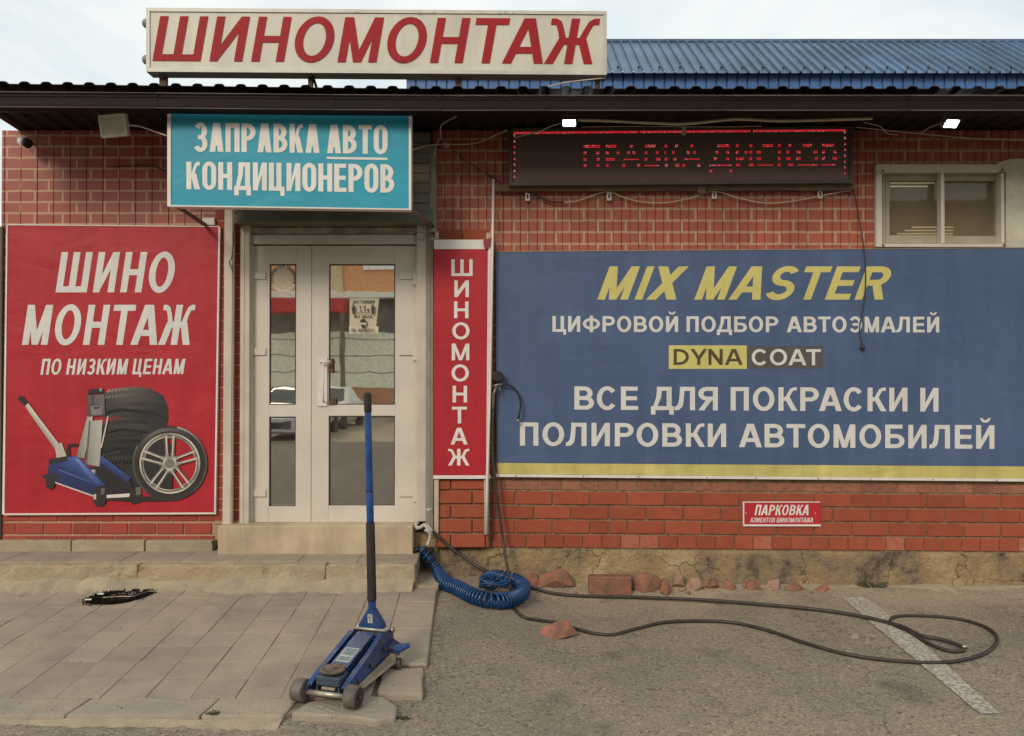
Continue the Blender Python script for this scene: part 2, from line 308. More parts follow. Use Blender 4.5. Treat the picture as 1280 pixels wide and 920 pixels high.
def text(s, x0, x1, yt0, yb0, yt1, yb1, yf, m, parent, tv=.2, th=.17, shear=0, sq=False, gap=1.0, one=False, space=.56):
    """x0,x1: ink ends on the baseline; yt/yb: top and base of the capitals at the left and right end; every letter is its own piece"""
    H = ((yb0 - yt0) + (yb1 - yt1)) / 2; W = (x1 - x0) / H; n = len(s)
    def ink(c, f):
        if c == ' ': return space * f
        if c == 'I': return tv
        if sq: return {'Д': 1.2, 'Ц': 1.12, 'Ш': 1.5, 'М': 1.3, 'Е': .88, 'Т': .95}.get(c, 1.0) * f
        return max(tv * 1.1, INK[c] * f)
    def kern(a, b, f):
        if ' ' in (a, b): return 0
        if sq: return .14 * f
        k = (SB.get(a, (.1, .1))[1] + SB.get(b, (.1, .1))[0]) * gap
        if a + b in ('ТА', 'АТ', 'РА', 'TA', 'YN', 'AT', 'РД'): k -= .06
        return k * f + .015
    lo, hi = .1, 3
    for _ in range(40):
        f = (lo + hi) / 2; tot = sum(ink(c, f) for c in s) + sum(kern(a, b, f) for a, b in zip(s, s[1:]))
        lo, hi = (f, hi) if tot < W else (lo, f)
    x = 0; mb = MB() if one else None
    for i, c in enumerate(s):
        wd = ink(c, f)
        if c != ' ':
            if not one: mb = MB()
            mb.k = 0
            for p in glyph(c, wd, tv, th, sq):
                q = []
                for a, b in p:
                    t = (x + a) / W; yb = yb0 + (yb1 - yb0) * t; yt = yt0 + (yt1 - yt0) * t
                    q.append((x0 + (x + a) * H + shear * b * H, yb + (yt - yb) * b))
                mb.poly(q, yf, step=.00003)
            if not one: mb.done('letter', m, parent, at(x0 + x * H, yb0, yf))
        x += wd + (kern(c, s[i + 1], f) if i + 1 < n else 0)
    if one: mb.done('lettering', m, parent)['kind'] = 'stuff'
# ------------------------------------------------------------------ materials
M_plaster = mat('plaster', (.42, .33, .22), .9, var=.2, scale=5, bump=.5, bscale=40)
M_wframe = mat('white_plastic', (.555, .495, .425), .45, var=.06, scale=3)
M_wmetal = mat('white_metal', (.50, .43, .345), .5, var=.1, scale=4, bump=.05)
M_white = mat('white_strip', (.66, .60, .55), .5, var=.08)
M_guide = mat('grey_guide', (.24, .215, .17), .5, var=.1)
M_dark = mat('dark_metal', (.03, .022, .02), .5, var=.3)
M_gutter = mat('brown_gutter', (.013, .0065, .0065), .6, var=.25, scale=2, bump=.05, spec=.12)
M_black = mat('black_rubber', (.012, .011, .011), .6, var=.3)
M_rust = mat('rusty_iron', (.12, .055, .03), .75, var=.5, scale=20, bump=.3)
M_wood = mat('old_wood', (.20, .13, .075), .85, col2=(.09, .06, .04), scale=9, bump=.4, bscale=30, stretch=(1, 6, 10))
M_wire = mat('pale_cable', (.55, .46, .34), .5, var=.1)
M_wired = mat('dark_cable', (.03, .025, .022), .5, var=.1)
M_screw = mat('screw_head', (.1, .07, .05), .5, metal=.5)
M_ltr = mat('cream_print', (.63, .61, .575), .55, var=.04, scale=3, wave=.16, streak=.12)
M_ltrw = mat('white_print', (.70, .67, .62), .55, var=.04, scale=3, wave=.16, streak=.12)
M_red_l = mat('red_print', (.33, .010, .018), .6, var=.12, scale=2, spec=.2, streak=.12)
M_yel = mat('yellow_print', (.58, .51, .16), .55, var=.06, scale=3, wave=.16, streak=.12)

def wall_sheet_mat(name, bw, bh, mort, b1, b2, ox=0, oz=0, msz=.008):
    m = bpy.data.materials.new(name); m.use_nodes = True; n = m.node_tree.nodes; l = m.node_tree.links; b = n['Principled BSDF']
    g = n.new('ShaderNodeNewGeometry'); sp = n.new('ShaderNodeSeparateXYZ'); l.new(g.outputs['Position'], sp.inputs[0])
    nz = n.new('ShaderNodeTexNoise'); nz.inputs['Scale'].default_value = 9; l.new(g.outputs['Position'], nz.inputs['Vector'])
    ma = n.new('ShaderNodeMath'); ma.operation = 'MULTIPLY_ADD'; ma.inputs[1].default_value = .012; l.new(nz.outputs['Fac'], ma.inputs[0]); 
    az_ = n.new('ShaderNodeMath'); az_.operation = 'ADD'; az_.inputs[1].default_value = oz; l.new(sp.outputs['Z'], az_.inputs[0]); l.new(az_.outputs[0], ma.inputs[2])
    ax = n.new('ShaderNodeMath'); ax.operation = 'ADD'; ax.inputs[1].default_value = ox; l.new(sp.outputs['X'], ax.inputs[0])
    cx = n.new('ShaderNodeCombineXYZ'); l.new(ax.outputs[0], cx.inputs[0]); l.new(ma.outputs[0], cx.inputs[1])
    bt = n.new('ShaderNodeTexBrick'); bt.inputs['Scale'].default_value = 1; bt.inputs['Brick Width'].default_value = bw; bt.inputs['Row Height'].default_value = bh
    bt.inputs['Mortar Size'].default_value = msz; bt.inputs['Mortar Smooth'].default_value = .25; bt.inputs['Bias'].default_value = -.1
    bt.inputs['Color1'].default_value = (*b1, 1); bt.inputs['Color2'].default_value = (*b2, 1); bt.inputs['Mortar'].default_value = (*mort, 1)
    l.new(cx.outputs[0], bt.inputs['Vector'])
    n2 = n.new('ShaderNodeTexNoise'); n2.inputs['Scale'].default_value = 2.2; n2.inputs['Detail'].default_value = 8; n2.inputs['Roughness'].default_value = .7; l.new(g.outputs['Position'], n2.inputs['Vector'])
    mr = n.new('ShaderNodeMapRange'); mr.inputs['From Min'].default_value = .3; mr.inputs['From Max'].default_value = .7; mr.inputs['To Min'].default_value = .66; mr.inputs['To Max'].default_value = 1.12; l.new(n2.outputs['Fac'], mr.inputs['Value'])
    vm = n.new('ShaderNodeVectorMath'); vm.operation = 'SCALE'; l.new(bt.outputs['Color'], vm.inputs[0]); l.new(mr.outputs['Result'], vm.inputs['Scale']); l.new(vm.outputs[0], b.inputs['Base Color'])
    b.inputs['Roughness'].default_value = .5
    bp = n.new('ShaderNodeBump'); bp.inputs['Strength'].default_value = .35; bp.inputs['Distance'].default_value = .003; bp.invert = True
    l.new(bt.outputs['Fac'], bp.inputs['Height']); l.new(bp.outputs['Normal'], b.inputs['Normal'])
    return m
M_sheetR = wall_sheet_mat('brick_print_right', .212, .0884, (.44, .27, .17), (.39, .088, .048), (.33, .074, .042), 20.02, 10.0+.022, .0095)
M_sheetL = wall_sheet_mat('brick_print_left', .212, .0842, (.46, .26, .15), (.34, .062, .038), (.285, .05, .033), 20.05, 10.0+.03, .009)
M_seam = mat('sheet_groove', (.09, .03, .02), .7)

# ------------------------------------------------------------------ ground
def asphalt_mat():
    m = bpy.data.materials.new('asphalt'); m.use_nodes = True; n = m.node_tree.nodes; l = m.node_tree.links; b = n['Principled BSDF']
    g = n.new('ShaderNodeNewGeometry')
    def nzn(s, d=6, r=.6):
        x = n.new('ShaderNodeTexNoise'); x.inputs['Scale'].default_value = s; x.inputs['Detail'].default_value = d; x.inputs['Roughness'].default_value = r; l.new(g.outputs['Position'], x.inputs['Vector']); return x
    big = nzn(1.1); fine = nzn(70, 4, .7)
    r = n.new('ShaderNodeValToRGB'); e = r.color_ramp.elements; e[0].position = .3; e[0].color = (.19, .155, .118, 1); e[1].position = .72; e[1].color = (.30, .24, .17, 1)
    l.new(big.outputs['Fac'], r.inputs['Fac'])
    vo = n.new('ShaderNodeTexVoronoi'); vo.inputs['Scale'].default_value = 85; l.new(g.outputs['Position'], vo.inputs['Vector'])
    st = n.new('ShaderNodeValToRGB'); e = st.color_ramp.elements; e[0].position = .0; e[0].color = (.25, .25, .25, 1); e[1].position = 1; e[1].color = (1.6, 1.5, 1.4, 1)
    e2 = e.new(.12); e2.color = (.8, .8, .8, 1); e3 = e.new(.9); e3.color = (1.05, 1.05, 1.05, 1)
    sp = n.new('ShaderNodeSeparateColor'); l.new(vo.outputs['Color'], sp.inputs[0]); l.new(sp.outputs[0], st.inputs['Fac'])
    mu = n.new('ShaderNodeMix'); mu.data_type = 'RGBA'; mu.blend_type = 'MULTIPLY'; mu.inputs['Factor'].default_value = .8; l.new(r.outputs['Color'], mu.inputs['A']); l.new(st.outputs['Color'], mu.inputs['B'])
    f2 = n.new('ShaderNodeMapRange'); f2.inputs['From Min'].default_value = .35; f2.inputs['From Max'].default_value = .65; f2.inputs['To Min'].default_value = .72; f2.inputs['To Max'].default_value = 1.2; l.new(fine.outputs['Fac'], f2.inputs['Value'])
    vm = n.new('ShaderNodeVectorMath'); vm.operation = 'SCALE'; l.new(mu.outputs['Result'], vm.inputs[0]); l.new(f2.outputs['Result'], vm.inputs['Scale'])
    # sand towards the wall, oil spots, hairline cracks
    sx = n.new('ShaderNodeSeparateXYZ'); l.new(g.outputs['Position'], sx.inputs[0]); sn = nzn(2.2, 7, .7)
    ad = n.new('ShaderNodeMath'); ad.operation = 'MULTIPLY_ADD'; ad.inputs[1].default_value = 1.8; l.new(sn.outputs['Fac'], ad.inputs[0]); l.new(sx.outputs['Y'], ad.inputs[2])
    sr = n.new('ShaderNodeMapRange'); sr.inputs['From Min'].default_value = .15; sr.inputs['From Max'].default_value = 1.0; sr.inputs['To Max'].default_value = .6; l.new(ad.outputs[0], sr.inputs['Value'])
    sm = n.new('ShaderNodeMix'); sm.data_type = 'RGBA'; sm.inputs['B'].default_value = (.36, .28, .19, 1); l.new(sr.outputs['Result'], sm.inputs['Factor']); l.new(vm.outputs[0], sm.inputs['A'])
    on = nzn(1.9, 3, .5); orr = n.new('ShaderNodeMapRange'); orr.inputs['From Min'].default_value = .62; orr.inputs['From Max'].default_value = .70; orr.inputs['To Min'].default_value = 1; orr.inputs['To Max'].default_value = .68; l.new(on.outputs['Fac'], orr.inputs['Value'])
    cn = nzn(3, 5, .6); cm = n.new('ShaderNodeMix'); cm.data_type = 'VECTOR'; cm.inputs['Factor'].default_value = .3; l.new(g.outputs['Position'], cm.inputs['A']); l.new(cn.outputs['Color'], cm.inputs['B'])
    cv = n.new('ShaderNodeTexVoronoi'); cv.feature = 'DISTANCE_TO_EDGE'; cv.inputs['Scale'].default_value = 1.1; l.new(cm.outputs['Result'], cv.inputs['Vector'])
    cr = n.new('ShaderNodeMapRange'); cr.inputs['From Max'].default_value = .005; cr.inputs['To Min'].default_value = .55; l.new(cv.outputs['Distance'], cr.inputs['Value'])
    mm = n.new('ShaderNodeMath'); mm.operation = 'MULTIPLY'; l.new(orr.outputs['Result'], mm.inputs[0]); l.new(cr.outputs['Result'], mm.inputs[1])
    v5 = n.new('ShaderNodeVectorMath'); v5.operation = 'SCALE'; l.new(sm.outputs['Result'], v5.inputs[0]); l.new(mm.outputs[0], v5.inputs['Scale'])
    l.new(v5.outputs[0], b.inputs['Base Color']); b.inputs['Roughness'].default_value = .93
    bp = n.new('ShaderNodeBump'); bp.inputs['Strength'].default_value = .55; bp.inputs['Distance'].default_value = .006; l.new(vo.outputs['Distance'], bp.inputs['Height']); l.new(bp.outputs['Normal'], b.inputs['Normal'])
    return m
M_asph = asphalt_mat()
def grid(xs, ys, f, name, m, parent=None):
    mb = MB(); vs = [[mb.bm.verts.new(f(x, y)) for x in xs] for y in ys]
    for j in range(len(ys) - 1):
        for i in range(len(xs) - 1): mb.bm.faces.new((vs[j][i], vs[j][i+1], vs[j+1][i+1], vs[j+1][i])).smooth = True
    return mb.done(name, m, parent)
xs = [-400, -150, -60, -30, -16, -10] + [-7 + .1 * i for i in range(141)] + [10, 16, 30, 60, 150, 400]
ys = [-400, -150, -60, -30, -16, -10, -7] + [-6 + .1 * i for i in range(62)] + [1, 5, 30, 150, 400]
tag(grid(xs, ys, lambda x, y: (x, y, az(x, y) + (.008 * noise.noise(Vector((x * 1.3, y * 1.3, 0))) if abs(x) < 7 and y > -6 else 0)), 'asphalt_ground', M_asph), kind='structure')

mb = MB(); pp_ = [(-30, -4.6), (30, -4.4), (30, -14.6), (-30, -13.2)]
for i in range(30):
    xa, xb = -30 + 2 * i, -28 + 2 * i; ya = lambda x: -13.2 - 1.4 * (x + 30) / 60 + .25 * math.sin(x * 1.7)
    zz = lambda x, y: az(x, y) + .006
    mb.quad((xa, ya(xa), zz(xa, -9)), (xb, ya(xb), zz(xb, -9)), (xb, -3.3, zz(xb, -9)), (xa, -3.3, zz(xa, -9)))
tag(mb.done('reflection_dark_sheet', mat('reflection_darkener', (.055, .046, .036), .95, var=.2, scale=12, bump=.4)), kind='structure')  # dark sheet added behind the camera to darken the lower door panes' reflection
# pavement: base and tiles
def pvx(s_, y): return -.418 - .06 * (y + CD - 3.58) - s_
M_tile = mat('paving_tile', (.30, .243, .19), .9, col2=(.225, .183, .15), scale=5, bump=.35, bscale=70, rand=.09, dust=(.35, .28, .195))
M_dirt = mat('joint_dirt', (.19, .155, .11), .95, var=.4, scale=25, bump=.4)
M_kerb = mat('kerb_concrete', (.31, .26, .20), .92, col2=(.235, .20, .16), scale=6, bump=.5, bscale=50, rand=.06, dust=(.34, .275, .19))
M_ochre = mat('ochre_concrete', (.385, .31, .205), .92, col2=(.25, .20, .145), scale=7, bump=.7, bscale=35, rand=.05, dust=(.34, .25, .15))
pave = bpy.data.objects.new('tiled_pavement', None); COL.objects.link(pave); tag(pave, kind='structure')
YB, YF_ = 5.27 - CD, 3.385 - CD
mb = MB(); yn = 3.95 - CD; a = [(pvx(.004, YB), YB), (pvx(.004, yn), yn), (pvx(.25, yn), yn), (pvx(.27, 3.62 - CD), 3.62 - CD), (-1.02, YF_ + .02), (-9, YF_ + .01), (-9, YB)]
mb.prism([(x, y, zp(y) - .011) for x, y in a], (0, 0, -.12)); mb.done('joint_bed', M_dirt, pave)
TW = .21; ytl = YB; rows = []
while ytl > 3.58 - CD + .05: rows.append((ytl - TW, ytl)); ytl -= .2135
for j, (ya, yb) in enumerate(rows):
    yb2 = yb; ya2 = yb - .2135
    for i in range(17):
        s0 = .245 + i * TW; s1 = s0 + TW
        jx = random.uniform(-.0008, .0008); zt = random.uniform(-.0025, .0015); g_ = .0016; 
        gx, g2 = .0009, .0036; P = [(pvx(s1 - gx, ya2) + jx, ya2 + g2), (pvx(s0 + gx, ya2) + jx, ya2 + g2), (pvx(s0 + gx, yb2) + jx, yb2 - g2), (pvx(s1 - gx, yb2) + jx, yb2 - g2)]
        if P[0][0] < -5.0: continue
        tx, ty = random.uniform(-.004, .004), random.uniform(-.004, .004)
        mb = MB(); top = []; bot = []; cx_ = sum(p[0] for p in P) / 4; cy_ = sum(p[1] for p in P) / 4
        tv_ = [mb.bm.verts.new((cx_ + (x - cx_) * .985, cy_ + (y - cy_) * .985, zp(y) + zt + tx * (x - cx_) + ty * (y - cy_))) for x, y in P]
        md_ = [mb.bm.verts.new((x, y, zp(y) + zt - .003)) for x, y in P]; lo_ = [mb.bm.verts.new((x, y, zp(y) - .02)) for x, y in P]
        mb.bm.faces.new(tv_)
        for k in range(4):
            k2 = (k + 1) % 4; mb.bm.faces.new((tv_[k], md_[k], md_[k2], tv_[k2])); mb.bm.faces.new((md_[k], lo_[k], lo_[k2], md_[k2]))
        mb.done('paving_tile', M_tile, pave, (cx_, cy_, zp(cy_)))
# border slabs along the right edge
ye = YB
for k, ln in enumerate((.30, .50, .52)):
    ya = ye - ln; mb = MB(); P = [(pvx(.243, ya + .004), ya + .004), (pvx(0, ya + .004), ya + .004), (pvx(0, ye - .004), ye - .004), (pvx(.243, ye - .004), ye - .004)]
    mb.prism([(x, y, zp(y) + .001 * k) for x, y in P], (0, 0, -.1)); bmesh.ops.bevel(mb.bm, geom=mb.bm.edges[:], offset=.006, segments=1, affect='EDGES')
    mb.done('border_slab', M_tile, pave, (P[1][0], ya, zp(ya))); ye = ya
# kerb stones at the front
def slab(name, P, z0, z1, m, parent, rough=.006, seed=1, bev=.012, cuts=6, origin=None, fine=False, zmid=None):
    mb = MB(); mb.prism([(x, y, z1(y) if callable(z1) else z1) for x, y in P], (0, 0, -(z0)))
    bmesh.ops.bevel(mb.bm, geom=mb.bm.edges[:], offset=bev, segments=2, affect='EDGES', profile=.6)
    bmesh.ops.triangulate(mb.bm, faces=[f for f in mb.bm.faces if len(f.verts) > 4])
    bmesh.ops.subdivide_edges(mb.bm, edges=[e for e in mb.bm.edges if e.calc_length() > .09], cuts=cuts)
    if fine:
        for _ in range(5):
            es = [e for e in mb.bm.edges if e.calc_length() > .045]
            if es: bmesh.ops.subdivide_edges(mb.bm, edges=es, cuts=1)
            bmesh.ops.triangulate(mb.bm, faces=[f for f in mb.bm.faces if len(f.verts) > 3])
        for v in mb.bm.verts:
            k_ = noise.noise(v.co * 5 + Vector((seed, 3, 0))); c_ = max(0, k_ - .12) * .09
            if v.co.z > (zmid or 0): v.co.y += c_ * 1.0; v.co.z -= c_ * .5
            v.co += noise.noise_vector(v.co * 38 + Vector((seed, 0, 0))) * .004
    for v in mb.bm.verts: v.co += noise.noise_vector(v.co * 9 + Vector((seed * 3.1, 0, 0))) * rough
    return mb.done(name, m, parent, origin or (P[0][0], P[0][1], 0))
kx = [gnd(262, 880, zp).x, gnd(98, 880, zp).x]
kb = [(gnd(362, 880, zp).x, kx[0] + .003), (kx[0] - .003, kx[1] + .002), (kx[1] - .002, kx[1] - 1.2), (kx[1] - 1.205, kx[1] - 2.4)]
for k, (xa, xb) in enumerate(kb):
    y1 = 3.565 - CD; sk = .025
    slab('kerb_stone', [(xb, YF_), (xa, YF_), (xa + sk, y1), (xb + sk, y1)], .13, zp, M_kerb, pave, .004, k + 2)
# raised walkway along the left wall
plat = bpy.data.objects.new('raised_walkway', None); COL.objects.link(plat); tag(plat, kind='structure')
PZ = .30; PXR = at(519, 700, YB).x
k = 0; x = PXR
for wd in (.62, 1.3, 1.2, 1.4, 1.2):
    slab('kerb_block', [(x - wd + .002, YB), (x - .002, YB), (x - .002, YB + .1), (x - wd + .002, YB + .1)], .2, PZ - random.uniform(0, .004), M_ochre, plat, .010, 20 + k, .012, 2, fine=True, zmid=PZ - .06); x -= wd; k += 1
x = PXR; k = 0
while x > -5.6:
    wd = .42; slab('walkway_slab', [(x - wd + .0012, YB + .104), (x - .0012, YB + .104), (x - .016, .02), (x - wd + .0012 - .015, .02)], .1, PZ + random.uniform(-.003, .003), M_tile, plat, .002, 40 + k, .006, 4); x -= wd; k += 1
mb = MB(); mb.box((-6, YB + .02, .0), (PXR - .02, .1, PZ - .02)); mb.done('walkway_core', M_ochre, plat)

# wind-blown sand against the foot of the walkway and of the plinth
M_sand = mat('drifted_sand', (.37, .295, .195), .95, col2=(.255, .21, .155), scale=7, bump=.6, bscale=60)
def drift(x0, x1, y0, wd, zf, hf, lb):
    n = int((x1 - x0) / .03); xs_ = [x0 + (x1 - x0) * i / n for i in range(n + 1)]; mb = MB(); rowsv = []
    for j in range(6):
        t = j / 5; rowsv.append([mb.bm.verts.new((x, y0 - wd * t * (.8 + .3 * noise.noise(Vector((x * 2, 7, 0))) + .35 * noise.noise(Vector((x * 17, 1, 0))) + .25 * noise.noise(Vector((x * 51, 4, 0)))), zf(x, y0 - wd * t) - .004 + (hf * (.7 + .6 * noise.noise(Vector((x * 4, 2, 0)))) * (1 - t) ** 1.3) + .006 * (1 - t) * noise.noise(Vector((x * 14, t * 6, 0))))) for x in xs_])
    for a, b_ in zip(rowsv, rowsv[1:]):
        for i in range(n): mb.bm.faces.new((a[i], a[i+1], b_[i+1], b_[i])).smooth = True
    return tag(mb.done('sand_drift', M_sand), lb, 'sand', kind='stuff')
drift(-5.4, PXR - .01, YB + .014, .17, lambda x, y: zp(y), .105, 'sand drifted against the foot of the raised walkway')

# broken kerb piece and broken slab in front of the jack
def gp(px, py, lift=0): return gnd(px, py, az, lift)
bk = [gnd(*p, zp) for p in [(363, 893), (385, 877), (420, 869), (480, 869), (497, 882), (494, 896), (472, 901), (430, 896)]]
bko = slab('broken_kerb_stone', [(p.x, p.y) for p in bk], .078, .083, M_kerb, None, .008, 61, .014, 5)
tag(bko, 'broken-off grey kerb stone lying under the front wheels of the blue jack', 'kerb stone')
bs = [gnd(*p, zp) for p in [(471, 866), (479, 834), (529, 830), (528, 868)]]
bso = slab('broken_slab', [(p.x, p.y) for p in bs], .07, .088, M_tile, None, .007, 66, .012, 5)
tag(bso, 'chipped square paving slab at the pavement corner right of the jack', 'paving slab')
# painted parking line, worn
M_line = bpy.data.materials.new('worn_line_paint'); M_line.use_nodes = True; n = M_line.node_tree.nodes; l = M_line.node_tree.links; b = n['Principled BSDF']
g = n.new('ShaderNodeNewGeometry'); nn = n.new('ShaderNodeTexNoise'); nn.inputs['Scale'].default_value = 45; nn.inputs['Detail'].default_value = 7; nn.inputs['Roughness'].default_value = .75; l.new(g.outputs['Position'], nn.inputs['Vector'])
rr = n.new('ShaderNodeValToRGB'); rr.color_ramp.elements[0].position = .455; rr.color_ramp.elements[0].color = (.24, .2, .155, 1); rr.color_ramp.elements[1].position = .575; rr.color_ramp.elements[1].color = (.47, .44, .38, 1)
l.new(nn.outputs['Fac'], rr.inputs['Fac']); l.new(rr.outputs['Color'], b.inputs['Base Color']); b.inputs['Roughness'].default_value = .9
la, lb = gp(1053, 748), gp(1085, 749); lc, ld = gp(1247, 893), gp(1225, 893)
mb = MB(); nseg = 40; vl = []
for k in range(nseg + 1):
    t = k / nseg; p = la.lerp(ld, t); q = lb.lerp(gp(1262, 893), t)
    if t > .55: q = q.lerp(p, .35 * (t - .55) / .45)
    p = p + Vector((random.uniform(-.004, .004), 0, 0)); q = q + Vector((random.uniform(-.004, .004), 0, 0))
    vl.append([mb.bm.verts.new((v.x, v.y, az(v.x, v.y) + .008 * noise.noise(Vector((v.x * 1.3, v.y * 1.3, 0))) + .006)) for v in (p, q)])
for a, b_ in zip(vl, vl[1:]): mb.bm.faces.new((a[0], a[1], b_[1], b_[0]))
tag(mb.done('parking_line', M_line), kind='structure')

# ------------------------------------------------------------------ the building
bld = thing('repair_shop', (0, 0, 0), 'single-storey tyre repair shop clad in brick-print sheet with dark eaves gutter', 'building')
WTOP = at(640, 163, 0).z
def ribsheet(x0, x1, z0, z1, m, yf=0.0, pitch=.0639, name='cladding_sheet', ph=0.0):
    """profiled sheet: flat bands with narrow pressed grooves"""
    mb = MB(); prof = [(x0, yf)]; k = math.ceil((x0 - ph) / pitch); 
    while ph + k * pitch < x1 - .006:
        g0 = ph + k * pitch; dp = .006 if k % 2 else .0035
        if g0 - .005 > x0: prof += [(g0 - .0034, yf), (g0 - .0014, yf + dp), (g0 + .0014, yf + dp), (g0 + .0034, yf)]
        k += 1
    prof.append((x1, yf)); prev = None
    for (x, y) in prof:
        c = (mb.bm.verts.new((x, y, z0)), mb.bm.verts.new((x, y, z1)))
        if prev:
            f = mb.bm.faces.new((prev[0], c[0], c[1], prev[1])); f.material_index = 1 if (c[0].co.y > yf + .001 and prev[0].co.y > yf + .001) else 0
        prev = c
    mb.box((x0 + .001, yf + .012, z0 + .001), (x1 - .001, yf + .03, z1 - .001))
    return mb.done(name, [m, M_seam], bld, ((x0 + x1) / 2, yf, z0))
def px_x(px, y=0): return at(px, 400, y).x
def py_z(py, y=0): return at(640, py, y).z
# left wall sheets
xL0, xD0 = px_x(1), px_x(302); z_led = py_z(640)
for a, b_ in ((xL0, px_x(96)), (px_x(96), px_x(200)), (px_x(200), xD0)):
    ribsheet(a, b_, z_led, WTOP, M_sheetL, ph=.01, pitch=.1245)
# above the door and right wall sheets
xDr = px_x(541)
WX0, WX1, WZ0, WZ1 = px_x(1096), px_x(1256), py_z(306), py_z(208)
zr0 = py_z(601)
for a, b_ in ((xDr, px_x(700)), (px_x(700), px_x(860)), (px_x(860), px_x(1020)), (px_x(1020), WX0)): ribsheet(a, b_, zr0, WTOP, M_sheetR)
ribsheet(WX0, WX1, WZ1, WTOP, M_sheetR); ribsheet(WX0, WX1, zr0, WZ0, M_sheetR); ribsheet(WX1, px_x(1500), zr0, WTOP, M_sheetR)
# body of the building behind the cladding
M_body = mat('masonry_body', (.25, .18, .13), .9)
mb = MB()
mb.box((xL0, .035, 0), (xD0 - .0, .3, WTOP)); mb.box((xDr, .035, -.1), (WX0, .3, WTOP)); mb.box((WX0, .035, WZ1), (WX1, .3, WTOP)); mb.box((WX0, .035, -.1), (WX1, .3, WZ0)); mb.box((WX1, .035, -.1), (5.6, .3, WTOP))
mb.box((xL0, .3, 0), (xL0 + .2, 4, WTOP)); mb.box((5.4, .3, 0), (5.6, 4, WTOP)); mb.box((xL0, 4, 0), (5.6, 4.2, WTOP)); mb.box((xD0, .035, py_z(292)), (xDr, .3, WTOP))
mb.done('wall_core', M_body, bld)
# bricks under the left banner (laid bricks with pale mortar bed)
M_mortL = mat('pale_mortar', (.42, .25, .16), .9, bump=.3)
M_mortR = mat('grey_mortar', (.24, .165, .10), .95, bump=.4, var=.3, scale=18)
M_brkL = mat('brick_left', (.31, .052, .032), .85, col2=(.26, .045, .03), scale=12, bump=.3, rand=.14)
M_brkR = mat('brick_right', (.31, .080, .040), .9, col2=(.26, .062, .035), scale=9, bump=.45, bscale=50, rand=.12, spec=.2)
M_brkD = mat('brick_rough', (.34, .12, .07), .95, col2=(.20, .095, .06), scale=30, bump=1, bscale=60, rand=.2)
M_brkE = mat('brick_efflorescent', (.37, .14, .085), .9, col2=(.34, .078, .04), scale=22, bump=.4, bscale=40, rand=.12)
def brick_proto(w, h, d, m, bev=.004, seed=0, rough=.0012):
    mb = MB(); mb.box((-w/2, 0, -h/2), (w/2, d, h/2), bev); mb.rough(rough, 20, seed)
    me = bpy.data.meshes.new('brick'); bmesh.ops.recalc_face_normals(mb.bm, faces=mb.bm.faces); mb.bm.to_mesh(me); mb.bm.free(); me.materials.append(m); return me
def put_brick(me, x, y, z, name='brick', tilt=0):
    o = bpy.data.objects.new(name, me); COL.objects.link(o); o.parent = bld; o.location = (x, y, z); o.rotation_euler = (random.uniform(-.006, .006), tilt + random.uniform(-.002, .002), random.uniform(-.006, .006)); return o
cache = {}
def brick_run(x0, x1, zc, h, L, y, m, phase=0, gap=.01, tilt=0, halves=0, d=.05, rough=.0012, xr=0):
    x = x0 - phase
    while x < x1 - .02:
        a, b_ = max(x, x0), min(x + L, x1); x += L
        if halves and random.random() < halves: 
            mid = (a + b_) / 2; parts_ = [(a, mid), (mid, b_)]
        else: parts_ = [(a, b_)]
        for a2, b2 in parts_:
            w = round(b2 - a2 - gap, 3)
            if w < .02: continue
            mm = random.choice(m) if isinstance(m, list) else m
            key = (w, h, mm.name, random.randint(0, 2))
            if key not in cache: cache[key] = brick_proto(w, h, d, mm, seed=key[3] * 5, rough=rough)
            put_brick(cache[key], (a2 + b2) / 2, y + random.uniform(-.0015, .0015), zc + tilt * ((a2 + b2) / 2 - xr), tilt=-tilt)
mb = MB(); mb.box((xL0, .004, py_z(676)), (px_x(283), .034, z_led)); mb.box((px_x(269), -.003, py_z(655)), (px_x(300), .002, py_z(266)))
mb.done('mortar_bed', M_mortL, bld)
hL = (py_z(655) - py_z(668)); LL = .212
for i, (a, b_) in enumerate(((641.5, 651.5), (654, 667.5), (670, 676))):
    za, zb = py_z(b_), py_z(a); brick_run(px_x(4), px_x(270), (za + zb) / 2, round(zb - za, 3), LL, -.004, M_brkL, phase=(i % 2) * LL / 2, gap=.0085)
# narrow brick strips by the downpipe
for zc in [py_z(262) - .0842 * (k + .5) for k in range(28)]:
    for (a, b_) in ((269, 280.5), (291.5, 300)):
        w = round(px_x(b_) - px_x(a), 3); key = (w, 'n')
        if key not in cache: cache[key] = brick_proto(w, .0755, .02, M_brkL)
        put_brick(cache[key], (px_x(a) + px_x(b_)) / 2, -.007, zc)
# right-hand lower wall
TL = -.0085; xr = px_x(620)
xb0, xb1 = px_x(614), 5.3
mb = MB(); mb.prism([(xDr, -.005, py_z(686)), (xb1, -.005, py_z(686) + TL * (xb1 - xr)), (xb1, -.005, zr0 + .01), (xDr, -.005, zr0 + .01)], (0, .038, 0)); mb.done('mortar_bed', M_mortR, bld)
def rr_(y0, y1, *a, **k): brick_run(xb0, xb1, (py_z(y0) + py_z(y1)) / 2, round(py_z(y0) - py_z(y1), 3), *a, tilt=TL, xr=xr, **k)
rr_(600.5, 611.5, .141, -.012, M_brkD, phase=.03, gap=.008, rough=.004)
rr_(613.5, 629.5, .2815, -.017, M_brkR, phase=.10, gap=.009)
rr_(631.8, 647.4, .2815, -.017, M_brkR, phase=.24, gap=.009)
rr_(649.6, 665.2, .2815, -.017, M_brkR, phase=.10, gap=.009, halves=.08)
rr_(667.4, 683.5, .1425, -.017, [M_brkR] * 6 + [M_brkE], phase=.02, gap=.008)
